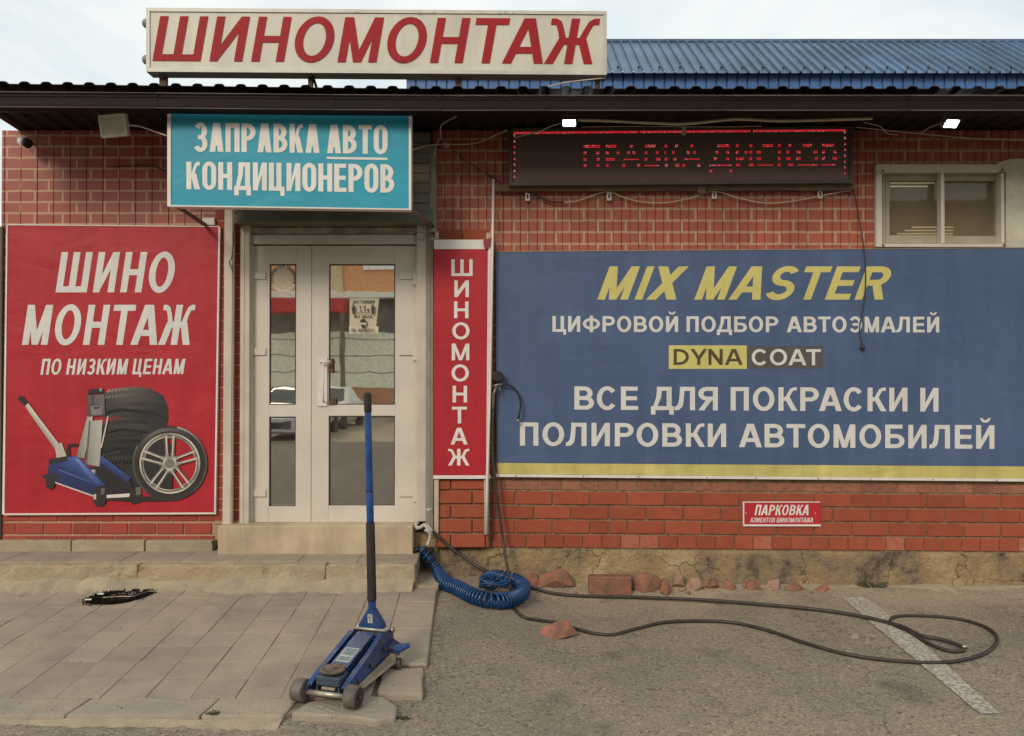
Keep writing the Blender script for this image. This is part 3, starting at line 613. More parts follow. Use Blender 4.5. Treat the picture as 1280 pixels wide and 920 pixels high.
# pier under the vertical banner
xp0, xp1 = px_x(547, -.06), px_x(612, -.06)
mb = MB(); mb.box((xp0, -.052, py_z(684, -.06)), (xp1, .02, py_z(600, -.06))); mb.done('pier_core', M_mortR, bld)
for i, (a, b_) in enumerate(((600, 611.5), (613.5, 629), (631, 647), (649, 665), (667.5, 684))):
    brick_run(xp0, xp1, (py_z(a, -.06) + py_z(b_, -.06)) / 2, round(py_z(a, -.06) - py_z(b_, -.06), 3), .26, -.07, M_brkR, phase=(.16, .0, .16, .0, .16)[i], gap=.008, d=.02)
brick_run(px_x(548, -.02), px_x(611, -.02), py_z(294, -.02), .09, .28, -.02, M_brkR, phase=.1, d=.018)
# plinth (rough, cracked)
def plinth_mat():
    m = bpy.data.materials.new('cracked_plinth'); m.use_nodes = True; n = m.node_tree.nodes; l = m.node_tree.links; b = n['Principled BSDF']; g = n.new('ShaderNodeNewGeometry')
    def nzn(s, d=6, r=.6):
        x = n.new('ShaderNodeTexNoise'); x.inputs['Scale'].default_value = s; x.inputs['Detail'].default_value = d; x.inputs['Roughness'].default_value = r; l.new(g.outputs['Position'], x.inputs['Vector']); return x
    a = nzn(2.6, 8, .68); r = n.new('ShaderNodeValToRGB'); e = r.color_ramp.elements; e[0].position = .36; e[0].color = (.085, .055, .035, 1); e[1].position = .66; e[1].color = (.46, .35, .215, 1); x = e.new(.44); x.color = (.25, .18, .115, 1); x = e.new(.55); x.color = (.37, .25, .12, 1)
    l.new(a.outputs['Fac'], r.inputs['Fac'])
    vo = n.new('ShaderNodeTexVoronoi'); vo.feature = 'DISTANCE_TO_EDGE'; vo.inputs['Scale'].default_value = 2.6
    nn = nzn(5, 4); ad = n.new('ShaderNodeMix'); ad.data_type = 'VECTOR'; ad.inputs['Factor'].default_value = .22; l.new(g.outputs['Position'], ad.inputs['A']); l.new(nn.outputs['Color'], ad.inputs['B']); l.new(ad.outputs['Result'], vo.inputs['Vector'])
    c = n.new('ShaderNodeMapRange'); c.inputs['From Min'].default_value = .0; c.inputs['From Max'].default_value = .012; c.inputs['To Min'].default_value = .25; l.new(vo.outputs['Distance'], c.inputs['Value'])
    vm = n.new('ShaderNodeVectorMath'); vm.operation = 'SCALE'; l.new(r.outputs['Color'], vm.inputs[0]); l.new(c.outputs['Result'], vm.inputs['Scale']); l.new(vm.outputs[0], b.inputs['Base Color'])
    b.inputs['Roughness'].default_value = .95; f = nzn(30, 6, .7); bp = n.new('ShaderNodeBump'); bp.inputs['Strength'].default_value = 1; bp.inputs['Distance'].default_value = .035; l.new(f.outputs['Fac'], bp.inputs['Height']); l.new(bp.outputs['Normal'], b.inputs['Normal'])
    return m
M_plinth = plinth_mat()
zt = py_z(685)
px_s = [px_x(546) + i * .03 for i in range(200)]
def pl(x, v):
    top = zt + TL * (x - xr) - .002; z = -.12 + (top + .12) * v; n1 = noise.fractal(Vector((x * 3, z * 3, 1)), 1, 2, 4); rough_ = .4 + .6 * sstep(-.2, .3, noise.noise(Vector((x * 1.2, 4, 0))))
    return (x, -.012 - .02 * (1 - v) - .03 * n1 * rough_ * (1 - .6 * v), z)
mb = MB(); g_ = [[mb.bm.verts.new(pl(x, j / 14)) for x in px_s] for j in range(15)] + [[mb.bm.verts.new((x, .05, zt + TL * (x - xr) - .002)) for x in px_s]]
for j in range(15):
    for i in range(len(px_s) - 1): mb.bm.faces.new((g_[j][i], g_[j][i+1], g_[j+1][i+1], g_[j+1][i])).smooth = True
mb.done('plinth', M_plinth, bld)
# left plinth ledge
k = 0
for a, b_ in ((4, 95), (96, 186), (187, 270)):
    x0_, x1_ = px_x(a), px_x(b_); slab('plinth_ledge', [(x0_, -.05), (x1_ - .003, -.05), (x1_ - .003, .03), (x0_, .03)], py_z(673) - .29, py_z(674), M_ochre, bld, .004, 80 + k, .006, 5); k += 1
drift(-5.4, gnd(362, 880, zp).x, YF_ + .004, .09, az, .022, 'sand strip along the foot of the front kerb stones')
drift(px_x(640), 5.2, -.0, .22, az, .02, 'sand and mortar dust gathered along the foot of the plinth')
# door step
sx0, sx1 = at(272, 660, -.15).x, at(516, 660, -.15).x; STZ = at(640, 657.5, -.15).z
for a, b_ in ((sx0, sx1),):
    mb = MB(); mb.box((a, -.15, .28), (b_, .12, STZ), .006); mb.done('door_step', mat('beige_step', (.46, .36, .245), .85, var=.16, scale=3, bump=.25, streak=.2), bld, (a, -.15, .28))

# ---------------- door set
DY = .02
mb = MB()   # outer frame: posts and head
mb.pbox(308, 305, 314.5, 655, DY - .02, .09, .004); mb.pbox(519, 305, 524, 655, DY - .02, .09, .004); mb.pbox(308, 293, 524, 304.8, DY - .024, .09, .004)
mb.done('door_frame', M_wframe, bld)
mb = MB(); mb.pbox(312, 284, 521, 292.5, DY - .01, .08, .003); mb.done('lintel_board', mat('weathered_board', (.40, .34, .26), .7, var=.25, scale=8), bld)
mb = MB(); mb.pbox(309, 269, 524, 284, .04, .02); mb.done('lintel_gap', M_seam, bld)
M_glass = bpy.data.materials.new('reflecting_glass'); M_glass.use_nodes = True; n = M_glass.node_tree.nodes; l = M_glass.node_tree.links; n.remove(n['Principled BSDF'])
gl = n.new('ShaderNodeBsdfGlossy'); gl.inputs['Roughness'].default_value = .015; gl.inputs['Color'].default_value = (1, .95, .84, 1); tr = n.new('ShaderNodeBsdfTransparent'); tr.inputs['Color'].default_value = (.7, .66, .58, 1)
mxs = n.new('ShaderNodeMixShader'); mxs.inputs[0].default_value = .75; l.new(tr.outputs[0], mxs.inputs[1]); l.new(gl.outputs[0], mxs.inputs[2]); l.new(mxs.outputs[0], n['Material Output'].inputs['Surface'])
M_glassw = None
gtc = n.new('ShaderNodeNewGeometry'); gn = n.new('ShaderNodeTexNoise'); gn.inputs['Scale'].default_value = 2.5; l.new(gtc.outputs['Position'], gn.inputs['Vector']); gb = n.new('ShaderNodeBump'); gb.inputs['Strength'].default_value = .03; gb.inputs['Distance'].default_value = .02; l.new(gn.outputs['Fac'], gb.inputs['Height']); l.new(gb.outputs['Normal'], gl.inputs['Normal'])
gd = n.new('ShaderNodeBsdfDiffuse'); gd.inputs['Color'].default_value = (.5, .44, .35, 1); gm = n.new('ShaderNodeMixShader'); gs = n.new('ShaderNodeTexNoise'); gs.inputs['Scale'].default_value = 4; gs.inputs['Detail'].default_value = 8; gs.inputs['Roughness'].default_value = .75; gs.inputs['Distortion'].default_value = 1.2; l.new(gtc.outputs['Position'], gs.inputs['Vector'])
gr_ = n.new('ShaderNodeMapRange'); gr_.inputs['From Min'].default_value = .42; gr_.inputs['From Max'].default_value = .75; gr_.inputs['To Min'].default_value = .02; gr_.inputs['To Max'].default_value = .14; l.new(gs.outputs['Fac'], gr_.inputs['Value']); l.new(gr_.outputs['Result'], gm.inputs[0]); l.new(mxs.outputs[0], gm.inputs[1]); l.new(gd.outputs[0], gm.inputs[2]); l.new(gm.outputs[0], n['Material Output'].inputs['Surface'])
M_glassw = M_glass.copy(); M_glassw.name = 'brightened_window_glass'
for q in M_glassw.node_tree.nodes:
    if q.type == 'MIX_SHADER' and not q.inputs[0].is_linked: q.inputs[0].default_value = .05; mixn = q
wt = M_glassw.node_tree; wd_ = wt.nodes.new('ShaderNodeBsdfDiffuse'); wd_.inputs['Color'].default_value = (.34, .29, .2, 1); wm = wt.nodes.new('ShaderNodeMixShader'); wn = wt.nodes.new('ShaderNodeTexNoise'); wn.inputs['Scale'].default_value = 3; wn.inputs['Detail'].default_value = 5  # pale diffuse film mixed in to brighten the window panes
wr = wt.nodes.new('ShaderNodeMapRange'); wr.inputs['To Min'].default_value = .15; wr.inputs['To Max'].default_value = .5; wt.links.new(wn.outputs['Fac'], wr.inputs['Value']); wt.links.new(wr.outputs['Result'], wm.inputs[0])
wt.links.new(mixn.outputs[0], wm.inputs[1]); wt.links.new(wd_.outputs[0], wm.inputs[2]); wt.links.new(wm.outputs[0], wt.nodes['Material Output'].inputs['Surface'])
def leaf(x0, x1, xs0, xs1, panes, label, hx, handle=None, y0=307, y1=653):
    mb = MB(); d = .05
    mb.pbox(x0, y0, xs0, y1, DY, d, .003); mb.pbox(xs1, y0, x1, y1, DY, d, .003); prev = y0
    for (a, b_) in panes: mb.pbox(xs0, prev, xs1, a, DY + .0005, d - .001, .0025); prev = b_
    mb.pbox(xs0, prev, xs1, y1, DY + .0005, d - .001, .0025)
    o = mb.done('door_leaf', M_wframe, bld, at(x0, y1, DY)); o['label'] = label
    for (a, b_) in panes:
        mb = MB(); p, q = at(xs0, a, DY + .022), at(xs1, b_, DY + .022); mb.box((p.x - .004, DY + .022, q.z - .004), (q.x + .004, DY + .026, p.z + .004)); mb.done('pane', M_glass, o)
        mb = MB(); r = 1.3
        for rc in ((xs0, a, xs1, a + r), (xs0, b_ - r, xs1, b_), (xs0, a + r, xs0 + r, b_ - r), (xs1 - r, a + r, xs1, b_ - r)): mb.pbox(*rc, DY + .008, .013)
        mb.done('gasket', M_dark, o)
    for y in (345, 440, 617):
        mb = MB(); s = 1 if hx > 400 else -1
        a, b_ = (hx - 20, hx - 1) if s > 0 else (hx + 1, hx + 20)
        mb.pbox(a, y - 5, b_, y + 4, DY - .012, .012, .002); mb.pbox(hx - 3, y - 8, hx + 3, y + 11, DY - .03, .028, .004); mb.done('hinge', M_wframe, o)
    return o
lf1 = leaf(314.8, 388.6, 336, 370.3, ((330, 506), (521, 633)), 'narrow left door leaf with a round white sticker', 312)
lf2 = leaf(390, 518.8, 410.6, 494, ((330, 506), (520, 632)), 'wide right door leaf with white handle and paper notice', 519)
mb = MB(); mb.pbox(397, 447, 409, 508, DY - .01, .01, .002)
a = at(399, 451, DY - .03); b_ = at(412, 451, DY - .06)
mb.tube([at(401, 452, DY), at(401, 452, DY - .05), at(405, 452, DY - .06), at(413, 452, DY - .06)], .009, 10); mb.tube([at(404, 452, DY - .06), at(404, 500, DY - .06), at(404, 502, DY)], .007, 8); mb.cyl(at(402, 486, DY - .018), at(402, 486, DY), .009); mb.done('handle', M_white, lf2)
mb = MB(); mb.pbox(411, 448, 416, 466, DY - .008, .008, .001); mb.pbox(411, 498, 420, 506, DY - .008, .008, .001); mb.done('latch_plate', M_rust, lf2)
# stickers
mb = MB(); cx_, cy_ = 354.3, 348.5; yy = DY + .0205
circ = lambda r, n=40, cx=cx_, cy=cy_: [(cx + r * math.cos(2 * math.pi * k / n), cy + r * math.sin(2 * math.pi * k / n)) for k in range(n)]
mb.poly(circ(17.2), yy, lin((215, 200, 180))); mb.poly(circ(12.6), yy, lin((190, 140, 120))); mb.poly(circ(12.2), yy, lin((210, 190, 165)))
word = "ОХРАНЯЕТСЯ ПОЛИЦИЕЙ"
for i, ch in enumerate(word):
    if ch == ' ': continue
    th_ = math.radians(200 - i * 12.2)
    for p in glyph(ch, .62, .2, .16, False):
        q = []
        for a, b_ in p:
            lx, ly = (a - .31) * 3.4, (b_ - .5) * 3.6; r = 14.9 + ly; t = th_ - lx / 14.9
            q.append((cx_ + r * math.cos(t), cy_ - r * math.sin(t)))
        mb.poly(q, yy, lin((70, 60, 55)))
mb.done('sticker', mcol('sticker_print'), lf1)
mb = MB(); yy = DY + .0205
mb.poly([(437, 373), (474, 373), (470, 410), (470, 411), (437, 416)], yy, lin((188, 176, 150))); mb.poly([(436, 408), (473, 408), (473, 417), (437, 417)], yy, lin((196, 184, 158)))
blk = lin((48, 42, 36))
def stext(s, x0, x1, yt, yb, **k):
    m2 = MB(); 
    H = yb - yt; W = (x1 - x0) / H; n_ = len(s); pit = W / n_
    for i, c in enumerate(s):
        if c == ' ': continue
        for p in glyph(c, pit * .78, .24 * min(1, pit), .2, False): mb.poly([(x0 + (i * pit + a) * H, yb - b_ * H) for a, b_ in p], yy, blk)
stext('ДИСТАНЦИЯ', 441, 469, 375.5, 379.5); stext('1,5', 449, 458, 382.5, 389.5); stext('М', 459.5, 462, 386, 389.5); stext('БЕЗ МАСКИ', 443, 466, 394.5, 397.5); stext('НЕ ВХОДИТЬ!', 440, 470, 411, 414.5)
mb.poly([(446, 391), (464, 391), (464, 391.8), (446, 391.8)], yy, blk)
for sx in (442.5, 466.5):
    mb.poly(circ(1.5, 12, sx, 382.3), yy, blk); mb.poly([(sx - 2.4, 384), (sx + 2.4, 384), (sx + 1.8, 388), (sx + 1.2, 393), (sx - 1.2, 393), (sx - 1.8, 388)], yy, blk)
mb.poly(circ(4.1, 20, 454.7, 403), yy, blk); mb.poly([(450.8, 403.5), (458.6, 403.5), (457.8, 408), (451.6, 408)], yy, lin((188, 176, 150))); mb.poly([(451.8, 406), (457.6, 406), (456, 410.5), (453.4, 410.5)], yy, blk)
mb.done('notice', mcol('notice_print'), lf2)
# dark entrance room behind the door (closed box)
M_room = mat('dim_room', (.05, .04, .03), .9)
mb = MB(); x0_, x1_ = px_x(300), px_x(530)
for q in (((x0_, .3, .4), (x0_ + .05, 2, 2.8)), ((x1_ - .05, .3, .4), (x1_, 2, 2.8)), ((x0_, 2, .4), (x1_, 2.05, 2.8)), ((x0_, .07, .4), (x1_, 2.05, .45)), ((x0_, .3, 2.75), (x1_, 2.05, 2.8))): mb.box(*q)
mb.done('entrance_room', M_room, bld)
# rails, guide and roller shutter
mb = MB(); mb.pbox(300.5, 277, 311, 656, -.04, .06, .003); mb.pbox(302, 283, 304, 655, -.044, .004); mb.done('shutter_rail', M_wmetal, bld)
mb = MB(); mb.pbox(521, 277, 532.5, 652, -.04, .06, .003); mb.done('shutter_rail', M_wmetal, bld)
mb = MB(); mb.pbox(533, 215, 541.5, 668, -.05, .06, .003); mb.pbox(536, 215, 537.5, 668, -.054, .005); mb.done('shutter_guide', M_guide, bld)
M_slat = mat('shutter_slat', (.17, .145, .10), .5, var=.15, scale=4)
for k in range(9):
    y0_ = 166 + k * 12.6; mb = MB(); mb.pbox(292, y0_, 537, y0_ + 12.0, -.13 - .004 * (k % 2), .14, .003); mb.done('shutter_box_slat', M_slat, bld)
mb = MB(); mb.pbox(296, 262, 540, 277.5, -.14, .15, .004); mb.done('shutter_bar', mat('shutter_bar', (.13, .13, .105), .5), bld)
mb = MB(); mb.pbox(537, 180, 545, 290, -.1, .1, .003); mb.done('conduit_cover', M_guide, bld)
# white pipe left of the door, thin white pole on right
mb = MB(); a = at(280.3, 256, -.07); b_ = at(292, 256, -.07); c_ = at(279, 657, -.07); mb.prism([a, b_, Vector((b_.x - .007, -.07, c_.z)), Vector((a.x - .007, -.07, c_.z))], (0, .05, 0)); bmesh.ops.bevel(mb.bm, geom=mb.bm.edges[:], offset=.008, segments=2, affect='EDGES')
o = mb.done('downpipe', M_wmetal); tag(o, 'square off-white downpipe standing between red banner and door', 'downpipe')
# ---------------- window
mb = MB(); Y = -.03
fr = (1095, 207.5, 1257, 308)
mb.pbox(1095, 205, 1249, 215.5, Y, .12, .004); mb.pbox(1095, 215.7, 1103.5, 309, Y, .12, .004); mb.pbox(1103.7, 304.5, 1256, 309, Y, .12, .003); mb.pbox(1251.5, 215.7, 1256, 304.3, Y, .12, .003)
wf = mb.done('window', M_wframe, bld, at(1176, 305, Y))
Y2 = .0
mb = MB(); mb.pbox(1103.6, 215.6, 1106.3, 304.4, Y2, .08); mb.pbox(1106.4, 215.6, 1251, 217, Y2, .08); mb.pbox(1106.4, 225.0, 1251, 226.2, .04, .04); mb.pbox(1106.4, 216.9, 1251, 226.0, .03, .05, .002); mb.pbox(1106.4, 295, 1251, 304.4, .03, .05, .002); mb.pbox(1106.4, 226, 1112.3, 295, .03, .05, .002); mb.pbox(1245, 226, 1251, 295, .03, .05, .002)
mb.done('sash', mat('sash_plastic', (.36, .31, .23), .5), wf)
mb = MB(); mb.pbox(1176.2, 215, 1181.2, 305, -.036, .06, .003); mb.done('mullion', M_wframe, wf)
mb = MB(); mb.pbox(1106, 216, 1251.5, 304.4, .062, .004); mb.done('pane', M_glassw, wf)
for p in ((1103.5, 213.5), (1104.5, 306.3), (1255, 306.3), (1253.5, 212), (1251, 309.5)): mb = MB(); mb.cyl(at(*p, -.038), at(*p, -.02), .0075, 8); mb.done('screw', M_screw, wf)
# room behind the window
RX0, RX1, RZ0, RZ1 = WX0 - .5, WX1 + .4, WZ0 - .5, WZ1 + .35
mb = MB(); mb.box((RX0, 1.0, RZ0), (RX1, 1.05, RZ1)); mb.box((RX0, .3, RZ0), (RX0 + .02, 1.5, RZ1)); mb.box((RX1, .3, RZ0), (RX1 + .02, 1.5, RZ1)); mb.box((RX0, .3, RZ0 - .02), (RX1, 1.5, RZ0)); mb.box((RX0, .3, RZ1), (RX1, 1.5, RZ1 + .02))
mb.done('office_room', mat('office_paint', (.62, .50, .34), .9), bld)
mb = MB(); npl = 60; x0_, x1_ = at(1178, 250, .5).x, at(1246, 250, .5).x; pv = None
for k in range(npl + 1):
    x = x0_ + (x1_ - x0_) * k / npl; y = .5 + .02 * math.sin(k * .9) + .008 * math.sin(k * 2.3); c = (mb.bm.verts.new((x, y, RZ0 + .1)), mb.bm.verts.new((x, y, RZ1 - .05)))
    if pv: mb.bm.faces.new((pv[0], c[0], c[1], pv[1])).smooth = True
    pv = c
mb.done('curtain', mat('curtain_cloth', (.5, .39, .25), .9), bld)
M_tube = mat('lamp_and_reflection_glow', (.8, .78, .7), .5, emit=((1, .86, .62), .7))
for (a, b_, ys_, sk) in ((1113, 1168, (228.5, 233), 8), (1114, 1191, (284, 288, 292, 295), -9)):  # upper pair is a lamp; lower strips are a reflection built as glowing tubes
    mb = MB()
    for i, y in enumerate(ys_):
        dx = sk * i
        if sk > 0: mb.tube([at(a, y, .35 + .05 * i), at(b_ - dx, y, .35 + .05 * i)], .0055, 6)
        else: mb.tube([at(1140 + dx * 1.0, y, .35), at(b_, y, .35)], .0055, 6)
    mb.done('lamp_and_reflection_strip', M_tube, bld)
# plaster patch right of the window
mb = MB(); poly_ = [at(*p, -.02) for p in ((1257.5, 310.5), (1257.5, 215), (1247.5, 214), (1247.5, 203), (1262, 199), (1300, 197), (1300, 310.5))]
mb.prism(poly_, (0, .035, 0)); mb.done('plaster_panel', mat('pale_plaster', (.52, .48, .38), .9, var=.15, scale=6, bump=.5, bscale=30), bld)
# ---------------- roof: corrugated sheet, gutter, soffit
RXL = px_x(20); RY = -.70
M_roofd = mat('dark_roof_sheet', (.03, .02, .018), .7, var=.2, spec=.15)
mb = MB(); pit = .1435; prof = []; x = RXL
xph = at(8, 112, RY).x
while x < 5.8:
    d = ((x - xph) / pit) % 1.0
    prof.append(x); x += pit / 12
def rz(x):
    d = abs(((x - xph) / pit + .5) % 1.0 - .5) * pit   # distance from crest centre
    return .017 * (1 - sstep(.022, .029, d))
def roofz(y, x): 
    sl = .0085 * max(0, min(1, (-.7 - x) / 3.2))
    return WTOP + .006 + .02 * (-(y)) / .7 + sl * 4.3 * (-y / .7 if y < 0 else 0)
pv = None; ysr = (RY - .04, RY / 2, .0, 2, 4.2)
for x in prof:
    c = [mb.bm.verts.new((x, y, roofz(y, x) + rz(x))) for y in ysr]
    if pv:
        for k in range(len(ysr) - 1): mb.bm.faces.new((pv[k], c[k], c[k+1], pv[k+1]))
    pv = c
ro = mb.done('roof_sheet', M_roofd, bld)
mo = ro.modifiers.new('thick', 'SOLIDIFY'); mo.thickness = .004; mo.offset = 1
# gutter: front profile swept along x, in lengths with joints
def gut(x0, x1, z00, z01, big=0):
    prof = [(.0, .0), (.0, .012), (-.05, .012), (-.075, .02), (-.078, .085), (-.082, .094), (-.090, .098), (-.098, .094), (-.098, .076), (-.094, .07), (-.094, .02), (-.105, .008), (-.104, -.004), (-.05, -.008)]
    mb = MB(); A = [mb.bm.verts.new((x0, RY + (p[0] + .02) * (1 + big), z00 + p[1] * (1 + big) - big * .03)) for p in prof]; B = [mb.bm.verts.new((x1, RY + (p[0] + .02) * (1 + big), z01 + p[1] * (1 + big) - big * .03)) for p in prof]; n_ = len(prof)
    mb.bm.faces.new(A); mb.bm.faces.new(B[::-1])
    for k in range(n_): mb.bm.faces.new((A[k], B[k], B[(k+1) % n_], A[(k+1) % n_]))
    return mb
YG = RY - .08
def gz(px):   # bottom line of the gutter
    return at(px, 133.5 + 5 * min(1, max(0, px / 500)), YG).z
jt = [-90, 194, 415, 553, 685, 906, 1138, 1420]
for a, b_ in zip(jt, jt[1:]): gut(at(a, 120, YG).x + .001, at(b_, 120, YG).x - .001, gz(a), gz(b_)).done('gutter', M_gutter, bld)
M_lip = mat('gutter_lip', (.09, .065, .06), .5)
for a, b_ in zip(jt, jt[1:]):
    mb = MB(); y_ = RY - .086
    for dz in (.0, .098): mb.tube([Vector((at(a, 120, YG).x + .002, y_ - .002, gz(a) + dz)), Vector((at(b_, 120, YG).x - .002, y_ - .002, gz(b_) + dz))], .0035, 6)
    mb.done('gutter_lip', M_lip, bld)
for a in jt[1:-1]: gut(at(a - 2.5, 120, YG).x, at(a + 2.5, 120, YG).x, gz(a), gz(a), .05).done('gutter_joint', M_gutter, bld)
# dark timber battens below the sheet at wall and rafters
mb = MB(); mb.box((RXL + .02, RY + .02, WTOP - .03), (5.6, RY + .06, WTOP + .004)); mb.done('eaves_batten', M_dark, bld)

# ---------------- blue building behind
bb = thing('blue_warehouse', (2.5, 3, 0), 'blue metal-clad building whose ribbed roof rises behind the shop', 'building')
M_blue = mat('blue_cladding', (.045, .125, .32), .45, var=.15, scale=2)
M_brf = mat('blue_roof_sheet', (.075, .135, .225), .45, var=.28, scale=1.3, metal=.1)
YE, YR = 8.5 - CD, 9.45 - CD
ze, zrg = at(640, 89.5, YE).z, at(640, 51.5, YR).z; bx0 = at(508, 100, YE).x
def corr(x0, x1, fn, pitch, name, m, seam=.03, dep=.014):
    mb = MB(); pv = None; x = x0
    xs_ = []
    while x < x1: xs_ += [(x, 0), (x + pitch - seam, 0), (x + pitch - seam * .65, 1), (x + pitch - seam * .35, 1)]; x += pitch
    xs_.append((x + .004, 0))
    for x, d in xs_:
        c = [mb.bm.verts.new(p) for p in fn(x, d * dep)]
        if pv:
            for k in range(len(c) - 1): mb.bm.faces.new((pv[k], c[k], c[k+1], pv[k+1]))
        pv = c
    return mb.done(name, m, bb)
xx = bx0
while xx < 9.5:
    corr(xx, xx + 1.15, lambda x, d: [(x, YE + d, 2.5), (x, YE + d, ze)], .1164, 'wall_sheet', M_blue, .02, .018); xx += .1164 * 10
xx = bx0 - .25
nrm = Vector((0, -(zrg - ze), (YR - YE))).normalized()
while xx < 9.5:
    corr(xx, xx + 1.15, lambda x, d: [Vector((x, YE - .09, ze - .09 * (zrg - ze) / (YR - YE) + .02)) + nrm * d * 1.3, Vector((x, YR, zrg)) + nrm * d * 1.3], .2328 / 2, 'roof_sheet', M_brf, .022, .022); xx += .1164 * 10
mb = MB(); mb.box((bx0 - .25, YR - .04, zrg - .02), (9.5, YR + .1, zrg + .012)); mb.done('ridge_cap', M_brf, bb)
mb = MB()
for k in range(46): mb.cyl(Vector((bx0 + .05 + k * .2328, YE + .02, ze + .045)) + nrm * .0, Vector((bx0 + .05 + k * .2328, YE + .02, ze + .045)) + nrm * .03, .012, 6)
tag(mb.done('roof_screw', M_screw, bb), kind='stuff')

# ------------------------------------------------------------------ signs
def quad_panel(mb, P, yf, d, mi=0): mb.prism([at(*p, yf) for p in P], (0, d, 0), mi)
# roof sign
Y = -.45
sg = thing('roof_sign', at(470, 98, Y), 'long cream light box above the roof with big slanted red word ШИНОМОНТАЖ', 'sign')
M_face = mat('sign_face', (.56, .515, .43), .5, var=.07, scale=2, streak=.16)
mb = MB(); quad_panel(mb, [(186, 13.5), (756, 17.5), (756, 89), (186, 84.5)], Y + .004, .1); mb.done('face_panel', M_face, sg)
M_sfr = mat('sign_frame', (.50, .47, .41), .4, var=.12, scale=6)
for P in ([(182.5, 9.5), (758.5, 13.8), (758.5, 18), (182.5, 14)], [(182.5, 84.5), (758.5, 88.5), (758.5, 93.5), (182.5, 89.5)], [(182.5, 14.3), (187, 14.3), (187, 84.3), (182.5, 84.3)], [(754.5, 18.3), (758.5, 18.3), (758.5, 88.3), (754.5, 88.3)]):
    mb = MB(); quad_panel(mb, P, Y - .004, .11); mb.done('frame_profile', M_sfr, sg)
text('ШИНОМОНТАЖ', 190.5, 741, 20, 76, 23.5, 80, Y + .001, M_red_l, sg, tv=.185, th=.15, shear=.175)
for x0_, x1_ in ((196, 207), (382, 390), (566, 577), (741, 750)): mb = MB(); mb.pbox(x0_ + 3, 92, x1_, 122, Y + .06, .04); mb.done('leg', M_rust, sg)
for a in (203, 391): mb = MB(); mb.tube([at(a, 95, Y + .03), at(a + 8, 120, Y + .3)], .01, 5); mb.done('brace', M_dark, sg)
for y in (29.5, 75):
    mb = MB(); mb.lathe(at(186, y, Y + .05), (-1, 0, 0), [(0, .03), (.02, .034), (.035, .026), (.045, .01)], 12); mb.done('side_bracket', mat('grey_bracket', (.25, .23, .2), .5), sg)
mb = MB()
for _ in range(26):
    a = random.choice((random.uniform(420, 470), random.uniform(520, 545), random.uniform(590, 640))); y = 13.2 + (a - 183) * .0074 + random.uniform(-.8, 1.2); r = random.uniform(.5, 1.6); mb.poly([(a, y), (a + r * 1.8, y + .2), (a + r, y + r * .6)], Y - .0045)
mb.done('frame_stain', M_rust, sg)
# teal sign
Y = -.66
ts = thing('hanging_sign', at(361, 262, Y), 'turquoise hanging sign offering air conditioner refills above the shop door', 'sign')
mb = MB(); quad_panel(mb, [(212.5, 140), (512, 143), (512, 261.5), (212.5, 257)], Y + .004, .06); mb.done('panel', mat('teal_print', (.018, .29, .40), .5, var=.10, scale=1.6, wave=.16, streak=.1, spec=.3), ts)
for P in ([(209, 139), (213.4, 139), (213.4, 256), (209, 256)], [(511, 142.5), (514, 142.5), (514, 262.5), (511, 262.5)], [(213.6, 138.5), (510.9, 141.5), (510.9, 143), (213.6, 140)], [(209, 256.2), (510.9, 260.8), (510.9, 262.4), (209, 257.9)]):
    mb = MB(); quad_panel(mb, P, Y - .002, .07); mb.done('frame_profile', M_white, ts)
text('ЗАПРАВКА', 242, 399.5, 153.5, 189.5, 155.3, 191.2, Y + .003, M_ltrw, ts, tv=.18, th=.15, sq=True)
text('АВТО', 409, 484.5, 156, 191.5, 156.8, 192.6, Y + .003, M_ltrw, ts, tv=.18, th=.15, sq=True)
mb = MB(); mb.poly([(408.5, 196), (484.5, 197.2), (484.5, 200), (408.5, 198.8)], Y + .003); mb.done('underline', M_ltrw, ts)
text('КОНДИЦИОНЕРОВ', 233, 493, 202, 236.5, 205.5, 241, Y + .003, M_ltrw, ts, tv=.18, th=.15, sq=True)
for q in ([at(222, 258, Y + .04), at(250, 277, -.1), at(257, 281, -.03)], [at(514, 262, Y + .04), at(541, 283, -.1)]):
    mb = MB(); mb.tube(q, .014, 6); mb.done('strut', mat('brown_steel', (.16, .10, .06), .6, var=.3), ts)
mb = MB(); mb.pbox(253, 272, 268, 281, -.03, .03, .002); mb.done('wall_bracket', M_white, ts)
# red banner left
Y = -.03
rb = thing('tyre_banner', at(138, 642, Y), 'large red banner ШИНОМОНТАЖ with a printed trolley jack, tyres and wheel', 'banner')
M_red = mat('red_vinyl', (.43, .020, .032), .5, spec=.3, col2=(.37, .016, .025), scale=1.5, wave=.16, streak=.16, rvar=.15)
mb = MB(); quad_panel(mb, [(8.5, 281), (273, 283), (268, 641), (5, 642)], Y, .02); mb.done('banner_sheet', M_red, rb)
for P in ([(2.5, 643), (8, 281), (9.5, 281), (5.5, 643)], [(5.5, 641.8), (267, 640.6), (267, 642.8), (5.5, 644)], [(9.5, 280.3), (273.5, 282.4), (273.5, 283.6), (9.5, 281.5)], [(273, 283.6), (275.2, 283.6), (269.5, 643), (267.6, 643)]):
    mb = MB(); quad_panel(mb, P, Y - .004, .026); mb.done('edge_strip', M_white, rb)
text('ШИНО', 69.5, 214.5, 315, 365.5, 315, 365.5, Y - .0005, M_ltr, rb, tv=.165, th=.15, shear=.15)
text('МОНТАЖ', 27.5, 237.5, 381, 431, 381, 431, Y - .0005, M_ltr, rb, tv=.165, th=.15, shear=.15)
text('ПО НИЗКИМ ЦЕНАМ', 50.5, 229, 448.5, 468.5, 448.5, 467.5, Y - .0005, M_ltr, rb, tv=.165, th=.15, shear=.15)
